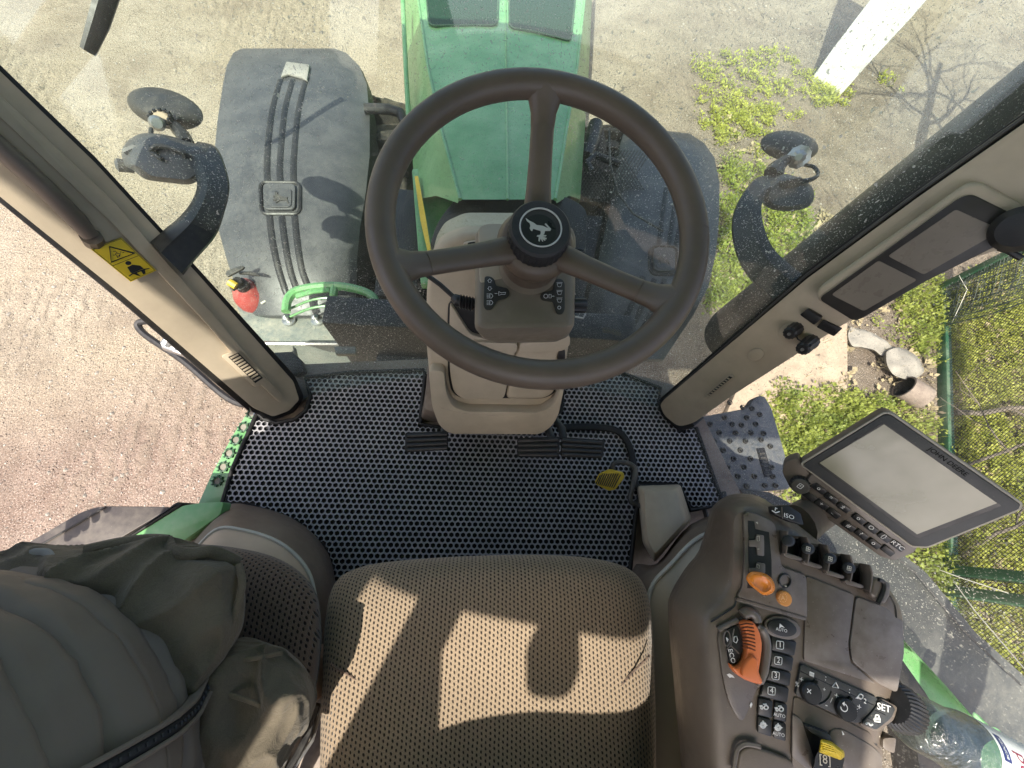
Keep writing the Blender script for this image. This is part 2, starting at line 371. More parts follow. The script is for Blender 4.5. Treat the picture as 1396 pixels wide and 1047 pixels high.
sb=B(); sb.box(Pz(690,250,1.3),(.30,.75,.4)); sb.make('engine_block',black,T)
# front fenders ----------------------------------------------------
def fender(px_out,z,name_rib,badge,mirror=False):
    # px_out: rows of (py,left,right)
    g_=[]
    N_=10
    for i,(py,l,r,zz) in enumerate(px_out):
        row=[]
        for k in range(N_+1):
            u=k/N_; e=abs(2*u-1)**4
            row.append(Pz(l+(r-l)*u,py,zz-.05*e))
        g_.append(row)
    b=B()
    top=g_; bot=[[p+V((0,0,-.022)) for p in r] for r in g_]
    loop=lambda G:[*G[0],*[r[-1] for r in G[1:]],*G[-1][-2::-1],*[r[0] for r in G[-2:0:-1]]]
    b.grid(top); b.grid([r[::-1] for r in bot]); L1,L2=loop(top),loop(bot); b.loft([L1,L2],0,(0,0))
    o=b.make('front_fender',fend,T,smooth=40,weld=True)
    side=-1 if mirror is False else 0; e_=[r[side] for r in g_]; sx_=.012 if side==-1 else -.012
    sk_=B(); sk_.loft([[p+V((0,0,.0)),p+V((sx_,0,-.03)),p+V((sx_,0,-.24)),p+V((-sx_,0,-.24)),p+V((-sx_,0,-.02))] for p in e_],0,(1,1)); sk_.make('fender_skirt',blackr,o,smooth=30)
    return o
fl_rows=[]
pts=[(66,330,456),(72,318,472),(90,309,490),(115,304,500),(160,297,504),(210,292,504),(260,291,499),(310,297,491),(350,308,487),(395,322,486),(430,338,484)]
zs=[1.20,1.235,1.28,1.315,1.35,1.37,1.37,1.36,1.34,1.30,1.25]
fenL=fender([(a,b,c,z) for (a,b,c),z in zip(pts,zs)],1.35,None,None)
pts=[(178,880,905),(182,850,940),(195,846,960),(215,843,974),(250,838,981),(300,828,980),(345,818,976),(390,806,966),(430,797,945),(490,785,905)]
zs=[1.22,1.24,1.275,1.30,1.33,1.35,1.35,1.34,1.32,1.26]
fenR=fender([(a,b,c,z) for (a,b,c),z in zip(pts,zs)],1.35,None,None,True)
deer=[(385,290),(440,330),(500,360),(540,390),(620,400),(690,430),(715,440),(655,375),(670,365),(745,445),(735,470),(690,470),(660,470),(650,510),(630,530),(680,535),(670,550),(622,555),(683,575),(678,590),(632,577),(668,602),(655,608),(618,585),(632,620),(620,622),(598,580),(580,625),(565,610),(570,555),(540,550),(545,535),(585,530),(600,500),(595,470),(540,455),(490,440),(475,475),(455,460),(440,430),(450,400),(440,360),(400,330)]
def fz(px,py,rowsz):
    for i in range(len(rowsz)-1):
        if rowsz[i][0]<=py<=rowsz[i+1][0]:
            t=(py-rowsz[i][0])/(rowsz[i+1][0]-rowsz[i][0]); return rowsz[i][1]*(1-t)+rowsz[i+1][1]*t
    return 1.3
LZ=[(66,1.20),(72,1.235),(90,1.28),(115,1.315),(160,1.35),(210,1.37),(260,1.37),(310,1.36),(350,1.34),(395,1.30),(430,1.25)]
RZ=[(178,1.22),(182,1.24),(195,1.275),(215,1.30),(250,1.33),(300,1.35),(345,1.35),(390,1.34),(430,1.32),(490,1.26)]
def onf(pts,Z,off): return [Pz(x,y,fz(x,y,Z)+off) for x,y in pts]
# ribs left: lines from crop (280,40,scale 2.617)
def cr(pts): return crop(pts,280,40,2.617)
rb=B()
for ln in ([(268,180),(240,280),(224,400),(219,500),(222,548)],[(312,180),(285,280),(271,400),(265,500),(268,545)],[(358,180),(332,290),(320,400),(314,500),(316,548)],
           [(228,665),(240,760),(262,860),(290,945)],[(272,668),(284,760),(303,860),(330,940)],[(318,665),(328,760),(345,860),(372,930)]):
    rb.tube(onf(spline([V((x,y)) for x,y in cr(ln)],5),LZ,.001),.011,8,sq=.35)
rb.make('fender_groove',black,fenL)
rb=B(); rb.prism(onf(cr([(292,124),(375,135),(366,190),(345,180),(300,168),(272,178)]),LZ,.001),(0,0,.012),.004); rb.make('fender_lip',plastic('pale_grey_lip',(.25,.24,.22),.5,dust=.3),fenL)
def badge(parent,cx,cy,w,hh,Z,dsc,rot=0,flip=1):
    q=rpoly([(cx-w,cy-hh),(cx+w,cy-hh*.95),(cx+w*.97,cy+hh),(cx-w*.93,cy+hh)],7,4)
    b=B(); b.prism(onf(q,Z,.002),(0,0,.010),.003); 
    q2=rpoly([(cx-w*.72,cy-hh*.7),(cx+w*.72,cy-hh*.68),(cx+w*.7,cy+hh*.7),(cx-w*.68,cy+hh*.7)],5,4)
    b.prism(onf(q2,Z,.012),(0,0,.003),.0012)
    de=[(cx+(x-795)*dsc,cy+(y-607)*dsc) for x,y in ((772,572),(777,584),(784,578),(782,590),(790,594),(806,602),(822,606),(834,604),(830,612),(838,634),(832,633),(824,620),(810,620),(792,622),(776,634),(770,630),(782,618),(762,622),(758,616),(776,610),(770,602),(762,604),(760,598),(770,592))]; b.prism(onf(de,Z,.0152),(0,0,.003),m=1); b.make('fender_badge',[fend,exh],parent,smooth=20)
    r=B(); Q=onf(rpoly([(cx-w*1.25,cy-hh*1.2),(cx+w*1.25,cy-hh*1.15),(cx+w*1.22,cy+hh*1.2),(cx-w*1.17,cy+hh*1.2)],9,4),Z,.002); r.tube(Q+[Q[0]],.006,6); r.make('badge_groove',black,parent)
badge(fenL,382,270,22,18,LZ,.27)
def cr2(pts): return crop(pts,760,140,2.908)
rb=B()
for ln in ([(432,340),(418,440),(402,568)],[(466,400),(455,480),(440,580)],[(500,450),(478,530),(465,600)],[(340,690),(300,790),(235,920)],[(385,700),(340,800),(275,935)],[(425,700),(390,800),(310,940)],[(455,260),(440,300)]):
    rb.tube(onf(spline([V(p) for p in cr2(ln)],5),RZ,.001),.010,8,sq=.35)
rb.make('fender_groove',black,fenR)
badge(fenR,760+420/2.908,140+625/2.908,15,16,RZ,.2)
# front tyres (mostly under the fenders) ---------------------------
def tyre(cx,cy,r,w,zc):
    b=B(); prof=[(r*.55,-w/2),(r*.8,-w/2-.02),(r*.93,-w/2),(r*.97,-w*.35),(r*.98,0),(r*.97,w*.35),(r*.93,w/2),(r*.8,w/2+.02),(r*.55,w/2)]
    b.lathe((cx,cy,zc),(1,0,0),prof,48)
    for k in range(22):
        for s in (-1,1):
            a=2*math.pi*(k+.25*s)/22; a2=a+.16
            p1=V((cx+s*w*.50,cy+math.cos(a)*r*.95,zc+math.sin(a)*r*.95)); p2=V((cx+s*w*.03,cy+math.cos(a2)*r*1.0,zc+math.sin(a2)*r*1.0))
            u=(p2-p1).normalized(); rad=V((0,math.cos(a+.08),math.sin(a+.08))); v=rad.cross(u).normalized()
            b.prism([p1-v*.03-rad*.03,p1+v*.03-rad*.03,p2+v*.022-rad*.03,p2-v*.022-rad*.03],rad*.07,.006,1)
    o=b.make('front_tyre',tread,T,smooth=25)
    h_=B(); h_.lathe((cx,cy,zc),(1,0,0),[(r*.1,-w*.3),(r*.52,-w*.35),(r*.56,-w*.5),(r*.56,w*.5),(r*.52,w*.35),(r*.1,w*.3)],32); h_.make('wheel_rim',yellow,o)
tyre(-.565,1.62,.60,.42,.60); tyre(.735,1.62,.60,.42,.60)
# under-hood dark machinery left of the hood
mb=B()
for (x,y,z,dx,dy,dz) in ((-.30,1.0,1.05,.16,.5,.5),(-.34,.85,.95,.2,.25,.3),(.44,1.0,1.0,.16,.5,.5)):
    mb.box((x,y,z),(dx,dy,dz),bev=.02); mb.make('frame_block',black,T); mb=B()
for k in range(7): mb.tube([Pz(505,140+k*40,1.15),Pz(545,150+k*42,1.1),Pz(565,155+k*40,1.0)],.014+.006*(k%3),8); mb.make('hydraulic_hose',black,T); mb=B()
mb.tube([Pz(x,y,1.32) for x,y in ((497,148),(530,149),(546,154),(552,172),(548,190))],.02,10); mb.make('fender_bracket',black,T)
mb=B()
for (x,y,w) in ((505,330,.06),(530,395,.05),(520,240,.045),(540,300,.035)): mb.tube([Pz(x-12,y-8,1.0),Pz(x+25,y+4,1.05)],w*.5,10); mb.make('axle_housing',dgreen,T); mb=B()
# right air-intake mesh beside the hood
mb=B()
pl=Plane(Pz(812,250,1.3),(-.25,-.5,1)); 
q=crop([(660,200),(640,240),(628,380),(690,385),(700,260),(690,185)],480,80,2.014); q=[(x,y) for x,y in q]
mb.prism(pl.poly(q),pl.n*-.04)
for i in range(-12,13):
    for s in (1,-1):
        a=(812+i*4.5-22*s,205); c_=(812+i*4.5+22*s,275); mb.tube([pl.p(*a,off=.004),pl.p(*c_,off=.004)],.0022,4,m=1)
mb.make('intake_screen',[black,exh],T)
mb=B(); mb.tube([Pz(x,y,1.42) for x,y in ((806,235),(800,222),(812,212),(845,224))],.014,10); mb.tube([Pz(x,y,1.4) for x,y in ((798,215),(808,190),(812,170))],.03,12); mb.tube([Pz(x,y,1.5) for x,y in crop([(205,110),(208,240),(240,360),(300,440),(420,510)],760,140,2.908)],.0035,6,m=1); mb.make('intake_pipe',[black,exh],T)
# ------------------------------------------------------------------ toolbox platform, left
bx=B(); bx.prism([Pz(x,y,1.22) for x,y in rpoly([(322,416),(513,419),(508,474),(345,468)],4,3)],(0,0,-.40),.008)
tb=bx.make('step_box',plastic('grey_green_box',(.15,.165,.155),.5,dust=.5),T)
bx=B(); bx.tube([Pz(346,468,1.224),Pz(505,469,1.224)],.007,6); bx.make('box_edge',silver,tb)
for px in (395,434):
    bx=B(); bx.lathe(Pz(px,438,1.22),(0,0,1),[(.022,0),(.022,.012),(.008,.014),(.008,.035),(.012,.036),(.001,.045)],16); bx.make('clamp_bolt',silver,tb)
bx=B()
loop=[(390,425),(392,410),(402,398),(425,392),(455,390),(480,393),(502,400),(512,412),(514,440)]
bx.tube([Pz(x,y,1.38) for x,y in cspline([V(p) for p in loop],1)],.013,8) if 0 else bx.tube([Pz(v.x,v.y,1.38) for v in spline([V(p) for p in loop],5)],.014,8)
bx.prism([Pz(x,y,1.38) for x,y in ((404,402),(425,396),(450,394),(450,399),(428,401),(404,408))],(0,0,.008),.002)
bx.tube([Pz(456,391,1.38),Pz(455,400,1.38),Pz(452,420,1.33)],.013,8)
for off in (9,20): bx.tube([Pz(v.x,v.y,1.36) for v in spline([V((395,412+off)),V((425,400+off)),V((455,397+off)),V((485,402+off)),V((508,414+off))],4)],.004,6)
bx.make('green_hand_rail',green,T)
# dark bracket behind windshield lower left
bx=B(); bx.prism([Pz(x,y,1.46) for x,y in ((376,490),(408,488),(420,500),(425,515),(412,520),(385,505))],(0,0,.05),.006); bx.make('hinge_bracket',black,T); bx=B(); bx.prism([Pz(x,y,1.40) for x,y in ((350,475),(405,476),(408,492),(370,492))],(0,0,.03),.004); bx.make('bracket_plate',concrete,T); bx=B(); bx.prism([Pz(x,y,1.40) for x,y in ((458,476),(487,476),(487,486),(460,486))],(0,0,.02),.002); bx.make('bracket_plate',concrete,T)
bx=B(); bx.box((-.02,.78,.9),(.7,.5,.6),bev=.03); bx.box((.02,.62,1.2),(1.0,.1,.45),bev=.01); bx.make('front_frame',black,T)
# ------------------------------------------------------------------ fire extinguisher
eo=Pz(340,402,1.18)
X=thing('fire_extinguisher','dusty red fire extinguisher with grey lever handle strapped in front of the dark step box','fire extinguisher',(eo.x,eo.y,.86))
top=Pz(333,392,1.30); axx=V((.05,-.12,1)).normalized()
def exo(h): return top+axx*h
b=B(); b.lathe(top,axx,[(.03,-.42),(.062,-.40),(.064,-.1),(.060,-.05),(.045,-.015),(.022,.005)],32,cap=(1,1)); b.make('cylinder',red,X)
b=B(); b.lathe(top,axx,[(.022,0),(.022,.03),(.014,.034),(.014,.05)],20); b.tube([exo(.03),Pz(315,393,1.335)],.012,10); b.make('valve',black,X)
b=B(); b.prism([Pz(x,y,1.37) for x,y in crop([(195,265),(225,210),(440,140),(470,160),(440,195),(230,300)],290,350,10.47)],(0,0,.008),.002)
b.prism([Pz(x,y,1.35) for x,y in crop([(390,235),(430,225),(560,225),(660,255),(685,290),(520,265),(390,260)],290,350,10.47)],(0,0,.008),.002); b.make('lever',exh,X)
b=B(); b.tube([Pz(312,384,1.36),Pz(322,390,1.35)],.012,8); b.make('safety_pin',yellow,X)
b=B(); b.tube([Pz(x,y,1.27) for x,y in crop([(640,345),(760,370),(835,430),(835,540),(770,620),(690,670)],290,350,10.47)],.004,6); b.tube([Pz(364,395,1.275),Pz(366,402,1.27)],.011,8,m=1); b.make('strap',[straw,wood],X)
# ------------------------------------------------------------------ cab shell
def lerp(a,b,t): return V(a).lerp(V(b),t)
LB=Pz(378,560,1.55); LT=Pd(0,182,.5); lax=(LT-LB).normalized()
RB=Pz(920,572,1.55); RT=Pd(1396,205,.50); rax=(RT-RB).normalized()
def pplane(a,b):
    ax=(b-a).normalized(); mid=a.lerp(b,.6); n_=CAM-mid; n_=n_-ax*n_.dot(ax); return Plane(a,n_)
PL=pplane(LB,LT); PR=pplane(RB,RT)
def pillar(pl,pts,nm,mat_,depth,bev):
    b=B(); b.prism(pl.poly(pts),pl.n*-depth,bev,3); return b.make(nm,mat_,T,smooth=40)
pilL=pillar(PL,rpoly([(-110,-12),(-110,182),(0,268),(170,405),(300,517),(345,556),(372,568),(394,560),(408,545),(400,520),(270,374),(130,222),(0,97)],4,4),'front_pillar',beige,.085,.008)
b=B(); b.prism(PL.poly(rpoly([(-110,-24),(0,88),(130,214),(270,366),(402,512),(415,542),(408,552),(399,535),(270,385),(130,233),(0,108),(-110,0)],5,3),-.010),PL.n*-.06,.003); b.make('pillar_seal',black,pilL)
b=B(); b.prism(PL.poly([(-110,172),(0,258),(170,398),(300,510),(345,550),(340,562),(290,520),(165,412),(0,277),(-110,192)],-.03),PL.n*-.05,.003); b.make('door_seal',black,pilL)
b=B(); b.prism(PL.poly(rpoly([(340,556),(344,562),(373,573),(402,562),(413,545),(412,532),(398,556),(372,566)],4,3),-.02),PL.n*-.06,.003); b.make('pillar_foot',black,pilL)
# inner raised ridge along left pillar
b=B(); b.prism(PL.poly(rpoly([(-110,20),(0,130),(150,270),(300,440),(350,500),(385,540),(380,548),(340,510),(280,440),(150,302),(0,160),(-110,48)],6,3),-.004),PL.n*.009,.004,3); b.make('pillar_rib',beige,pilL)
b=B(); b.tube(PL.poly([(-110,90),(-30,175),(15,215),(60,255),(105,300),(124,322)],.014),[.0125]*5+[.010],12); b.tube([PL.p(124,322,.014),PL.p(128,330,-.004)],.013,10); b.make('grab_handle',brown,pilL)
# warning sticker
def cw(pts): return crop(pts,100,320,8.725)
b=B(); b.prism(PL.poly(cw([(210,175),(570,35),(985,425),(680,560)]),.0062),PL.n*.0006)
def cframe(b,pts,w,off,m):
    Q=PL.poly(pts,off); b.tube(Q+[Q[0],Q[1]],w,4,m=m)
b2=[(228,178),(566,48),(966,422),(683,545)]; cframe(b,cw(b2),.00045,.0068,1)
b.tube(PL.poly(cw([(470,368),(772,250)]),.0068),.00045,4,m=1)
Q=PL.poly(cw([(430,142),(726,220),(450,328)]),.0068); b.tube(Q+[Q[0],Q[1]],.0013,4,m=1)
b.prism(PL.poly(cw(ell(652,336,36,24,16)),.0064),PL.n*.0008,m=1)
b.prism(PL.poly(cw([(640,385),(700,355),(790,365),(835,400),(700,455),(680,450)]),.0064),PL.n*.0008,m=1)
b.prism(PL.poly(cw([(710,462),(750,450),(800,488),(760,485)]),.0064),PL.n*.0008,m=1); b.prism(PL.poly(cw([(800,425),(850,415),(858,460),(830,470)]),.0064),PL.n*.0008,m=1)
b.prism(PL.poly(cw([(655,490),(690,462),(840,405),(905,395),(905,403),(845,418),(700,472),(665,497)]),.0070),PL.n*.0006,m=1)
for ln in ([(475,200),(500,195),(515,215),(495,235),(520,250),(530,275)],[(520,220),(560,225),(540,250)],[(560,210),(570,200)],[(585,215),(605,208)],[(470,240),(490,245)],[(540,268),(555,240)]): b.tube(PL.poly(cw(ln),.0068),.0006,4,m=1)
b.make('warning_sticker',[ygrip,clean],pilL)
def louvre(pl,corners,parent,nsl):
    b=B(); b.prism(pl.poly(rpoly(corners,3,2),.001),pl.n*.004,.001)
    (x0,y0),(x1,y1),(x2,y2),(x3,y3)=corners
    f=lambda u,v:((x0*(1-u)+x1*u)*(1-v)+(x3*(1-u)+x2*u)*v,(y0*(1-u)+y1*u)*(1-v)+(y3*(1-u)+y2*u)*v)
    b.prism(pl.poly([f(.1,.22),f(.9,.22),f(.93,.78),f(.1,.78)],.0055),pl.n*.0005,m=1)
    for i in range(nsl):
        u=.12+.78*i/nsl; b.prism(pl.poly([f(u,.28),f(u+.03,.28),f(u+.045,.75),f(u+.015,.75)],.006),pl.n*.0025,m=0)
    b.make('pillar_vent',[beige,black],parent)
louvre(PL,crop([(1035,710),(1165,848),(1100,880),(955,745)],0,250,3.173),pilL,10)
# right pillar
pilR=pillar(PR,rpoly([(905,545),(900,552),(905,566),(925,582),(945,577),(1000,538),(1150,442),(1396,300),(1500,238),(1500,92),(1396,168),(1250,270),(1100,380)],8,4),'front_pillar',beige,.085,.012)
b=B(); b.prism(PR.poly(rpoly([(898,545),(1100,368),(1250,257),(1396,153),(1500,78),(1500,96),(1396,172),(1250,275),(1100,386),(906,556)],4,3),-.012),PR.n*-.05,.003); b.tube(PR.poly([(905,545),(1100,375),(1250,264),(1396,160),(1500,85)],-.006),.003,6,m=1); b.make('pillar_seal',[black,exh],pilR)
b=B(); b.prism(PR.poly(rpoly([(899,556),(926,588),(948,581),(940,574),(926,578),(908,560)],3,3),-.012),PR.n*-.05,.003); b.make('pillar_foot',black,pilR)
louvre(PR,crop([(0,882),(100,795),(118,808),(12,890)],960,220,2.755),pilR,9)
def c5(pts): return crop(pts,960,220,2.755)
for cx_,cy_,r_ in ((195,725,30),(320,640,40)):
    b=B(); b.prism(PR.poly(c5(ell(cx_,cy_,r_*1.05,r_*.75,24,-20)),.001),PR.n*.0025,.001); b.make('screw_cap',beige,pilR)
# sockets on right pillar
b=B(); b.prism(PR.poly(c5([(365,570),(395,548),(450,580),(420,610)]),.001),PR.n*.012,.003); b.prism(PR.poly(c5([(425,620),(450,592),(522,625),(490,655)]),.001),PR.n*.006,.002); b.prism(PR.poly(c5([(445,612),(460,602),(500,622),(485,638)]),.0075),PR.n*.002,.0006); b.make('switch',black,pilR)
for (x,y,r,hh) in ((345,628,.0125,.03),(405,675,.0125,.045)):
    b=B(); o=PR.p(*c5([(x,y)])[0],off=.0); b.lathe(o,PR.n,[(r*1.1,0),(r*1.1,hh*.4),(r,hh*.5),(r,hh),(r*.75,hh+.003)],24,knurl=1,kn=-.0012); b.lathe(o+PR.n*(hh+.003),PR.n,[(r*.25,0),(r*.22,.003)],12,m=1); b.make('power_socket',[black,silver],pilR)
b=B(); b.tube([PR.p(*q,off=o_) for q,o_ in zip(c5([(340,640),(352,668),(380,685),(405,690)]),(.02,.03,.035,.04))],.0015,6); b.make('socket_tether',black,pilR)
# corner display
DP=Plane(PR.p(1260,345,.02),PR.n+V((-.05,-.15,.1)))
dB=B(); dB.prism(DP.poly(rpoly(c5([(425,480),(985,85),(1040,82),(1190,165),(1215,200),(1190,310),(900,400),(600,590),(560,600),(420,520)]),10,5)),DP.n*-.03,.006,3)
disp=dB.make('corner_display',beige,T)
b=B(); b.prism(DP.poly(rpoly(c5([(430,515),(960,135),(1005,122),(1165,200),(1150,290),(830,450),(590,590),(560,596)]),8,4),.0005),DP.n*.004,.0015); b.make('display_face',plastic('matte_black_face',(.028,.025,.022),.4,dust=.03),disp)
for pts in ([(478,500),(655,372),(800,445),(600,562)],[(690,355),(945,180),(1118,258),(825,425)]):
    b=B(); b.prism(DP.poly(rpoly(c5(pts),4,3),.0048),DP.n*.0008); b.make('display_screen',screen_off,disp)
b=B(); b.lathe(DP.p(1392,312,.01),DP.n+V((-.4,0,.1)),[(.018,-.02),(.026,-.01),(.028,.01),(.02,.022),(.001,.024)],28); b.tube([DP.p(1362,338,.012),DP.p(1375,342,.014),DP.p(1392,352,.012)],.004,8); b.make('swivel_mount',black,disp)
# exhaust stack
ex0=Pz(1207,312,1.85); er=.116
b=B(); b.lathe((ex0.x,ex0.y,1.22),(.03,.0,1),[(er*.7,-.02),(er*.9,.0),(er,.05),(er,1.88),(er*.8,1.96)],48); b.make('exhaust_stack',exh,T)
# windshield
def wsL(z): t=(z-LB.z)/lax.z; return LB+lax*t+V((-.01,.055,0))
def wsR(z): t=(z-RB.z)/rax.z; return RB+rax*t+V((.01,.05,0))
def wsp(s,z,off=0):
    a,c_=wsL(z),wsR(z); p=a.lerp(c_,(s+1)/2); return V((p.x,p.y+.085*(1-s*s)+off,z))
zsW=[1.50,1.75,2.0,2.25,2.5,2.75,2.93]; ss=[-1+2*k/20 for k in range(21)]
b=B(); fr_=[[wsp(s,z) for s in ss] for z in zsW]; bk=[[wsp(s,z,.006) for s in ss] for z in zsW]
b.grid(fr_); b.grid([r[::-1] for r in bk]); lp=lambda G:[*G[0],*[r[-1] for r in G[1:]],*G[-1][-2::-1],*[r[0] for r in G[-2:0:-1]]]
b.loft([lp(fr_),lp(bk)],0,(0,0)); b.make('windshield',wglass,T,smooth=40,weld=True)
b=B(); b.tube([wsp(s,1.497,.003) for s in ss],.005,6); b.make('windshield_edge',plastic('glass_edge_rubber',(.06,.065,.06),.5),T)
# wiper hanging at the upper left of the windshield
b=B(); wz=wsp(-.9,2.2,.03)
b.tube([Pd(120,70,.95),Pd(135,30,.93),Pd(152,-25,.91),Pd(180,-130,.88)],[.009,.012,.013,.014],8,sq=1.7); b.tube([Pd(130,20,.925),Pd(150,-35,.90),Pd(172,-130,.87)],.006,8); b.make('wiper_blade',black,T)
# roof, rear pillars and added sun blockers (above and behind the camera)
b=B(); b.prism([V((x,y,2.93)) for x,y in rpoly([(-.86,-.66),(-.5,-.69),(-.32,-.735),(-.1,-.77),(.04,-.80),(.1,-.79),(.14,-.62),(.86,-.60),(.92,.85),(-.92,.85)],.03,3)],(0,0,.16),.03,3); b.make('roof',green,T)  # rear and left edges cut to shape the sun patches inside
b=B(); b.prism([V((x,-.67,z)) for x,z in ((-.335,1.5),(-.15,1.5),(-.15,2.3),(-.22,2.51),(-.283,2.72),(-.285,2.93),(-.335,2.93))],(0,.06,0),.008); b.make('seat_shadow_post',beige,T)  # unseen post added, tapered to throw the slanted dark band on the seat
b=B(); b.prism([(-.78,-.69,1.5),(-.455,-.69,1.5),(-.455,-.63,1.5),(-.78,-.60,1.5)],(0,0,1.43),.012); b.make('corner_sun_blocker',beige,T)  # unseen panel added to keep the sun off the sitter's knee
b=B(); b.prism([V((x,-.80,z)) for x,z in rpoly([(-.205,2.93),(-.205,2.845),(-.135,2.845),(-.135,2.93)],.03,4)],(0,.06,0),.008); b.make('lobe_shadow_block',black,T)  # unseen block, no lamp, added for the small lobe in the seat shadow
for nm,(x0,y0),(x1,y1) in (('a',(-.72,-.62),(-.70,-.46)),('b',(.80,-.75),(.80,-.47))):
    b=B(); b.prism([(x0-.04,y0-.05,1.5),(x0+.04,y0-.05,1.5),(x0+.04,y0+.05,1.5),(x0-.04,y0+.05,1.5)],(x1-x0,y1-y0,1.45),.012); b.make('rear_pillar',beige,T)
# right side window
b=B(); swp=[Pz(948,578,1.49),Pz(990,690,1.49),Pz(1030,800,1.49)]
bot=[V((.585,.36,1.48)),V((.62,.10,1.48)),V((.70,-.45,1.48))]; topw=[V((.80,.66,2.9)),V((.84,.1,2.93)),V((.85,-.45,2.93))]
G=[bot,[p.lerp(q,.5) for p,q in zip(bot,topw)],topw]; G2=[[p+V((.006,0,0)) for p in r] for r in G]
b.grid(G); b.grid([r[::-1] for r in G2]); b.loft([lp(G),lp(G2)],0,(0,0)); b.make('side_window',sglass,T,smooth=0,weld=True)
b=B(); b.tube([p+V((0,0,.006)) for p in bot],.008,6); b.tube([bot[0]+V((-.01,0,.004)),bot[1]+V((-.012,0,.004))],.005,6,m=1); b.make('window_channel',[black,silver],T)
# ------------------------------------------------------------------ cab floor, sills, trims
b=B(); b.prism([Pz(x,y,1.44) for x,y in [(366,556),(420,505),(580,498),(760,495),(905,530),(945,570),(1003,690),(1080,900),(1110,1300),(250,1300),(320,700)]],(0,0,.05),.004); b.make('cab_floor',trimg,T)
b=B(); sill=[(352,548),(346,548),(322,585),(292,640),(262,690),(240,742),(150,746),(150,900),(262,900),(303,690)]
b.prism([Pz(x,y,1.495) for x,y in rpoly([(358,552),(345,550),(318,592),(288,647),(268,692),(306,692),(332,622)],4,3)],(0,0,-.03),.004)
sl_=b.make('door_sill',green,T)
for (x,y) in crop([(237,165),(195,235),(157,300),(123,368),(92,438),(63,508)],280,520,3.739):
    b=B(); o=Pz(x,y,1.4955); b.lathe(o,(0,0,1),[(.0125,-.001),(.0125,.003),(.009,.0045)],8,cap=(0,0)); b.lathe(o,(0,0,1),[(.009,.0006),(.0088,.001)],16,m=1)
    for k in range(8): a=k*math.pi/4; b.box(o+V((math.cos(a)*.0125,math.sin(a)*.0125,.003)),(.004,.003,.005),m=0)
    b.make('grip_hole',[dgreen,concrete],sl_)
b=B(); b.tube([Pz(x,y,1.492) for x,y in ((352,556),(330,618),(303,690),(290,705))],.006,8); b.make('sill_strip',silver,T)
# rear fenders
b=B(); b.prism([Pz(x,y,1.655) for x,y in rpoly([(240,691),(270,686),(305,684),(300,702),(240,744),(210,764),(120,810),(80,810),(145,748)],5,3)],(0,0,-.03),.006); fg=b.make('rear_fender',green,T)
b=B(); b.prism([Pz(x,y,1.645) for x,y in rpoly([(135,690),(236,691),(140,748),(100,790),(-80,930),(-160,880),(0,762),(110,698)],14,4)],(0,0,-.045),.008,3); b.tube([Pz(x,y,1.647) for x,y in ((144,691),(40,752),(-60,815))],.002,5,m=1); b.make('fender_extension',[plastic('dark_brown_fender',(.062,.052,.05),.5,dust=.2),black],fg)
b=B(); b.prism([Pz(x,y,1.50) for x,y in [(304,688),(312,692),(230,745),(200,768),(185,768),(235,738)]],(0,0,.16),.006); b.make('fender_seal',blackr,fg)
# right rear fender beyond the console
b=B(); b.loft([[Pz(x,y,1.72) for x,y in ((1075,690),(1105,700),(1165,712),(1178,716))],[Pz(x,y,1.74) for x,y in ((1150,790),(1180,780),(1250,775),(1262,780))],[Pz(x,y,1.74) for x,y in ((1225,865),(1262,862),(1318,858),(1330,862))],[Pz(x,y,1.72) for x,y in ((1290,935),(1318,940),(1400,930),(1412,936))],[Pz(x,y,1.66) for x,y in ((1380,1040),(1410,1045),(1490,1010),(1500,1016))]],closed=False)
b.loft([[Pz(x,y,1.72),Pz(x,y,1.60)] for x,y in ((1178,716),(1262,780),(1330,862),(1412,936),(1500,1016))],closed=False)
fr2=b.make('rear_fender',plastic('grey_rear_fender',(.062,.064,.060),.42,grain=300,dust=.25,dcol=(.25,.24,.2)),T,smooth=60)
b=B(); b.tube([Pz(x,y,1.745) for x,y in ((1165,715),(1247,780),(1312,858),(1392,934))],.0022,5); b.make('fender_seam',black,fr2)
b=B(); b.prism([Pz(x,y,1.66) for x,y in [(1205,850),(1232,868),(1290,935),(1345,992),(1400,1050),(1310,1050),(1250,975),(1212,905)]],(0,0,.03),.004); b.tube([Pz(x,y,1.695) for x,y in ((1232,868),(1290,935),(1345,992),(1400,1050))],.006,6); b.make('green_panel',green,fr2)
b=B(); b.prism([Pz(x,y,1.70) for x,y in [(1200,880),(1212,895),(1240,935),(1270,985),(1262,990),(1225,950),(1200,910)]],(0,0,.03),.004); b.make('rubber_seal',blackr,fr2)
b=B(); b.prism([Pz(x,y,1.60) for x,y in [(1195,900),(1230,940),(1262,985),(1300,1060),(1220,1080)]],(0,0,.06),.004); b.make('inner_trim',black,T)
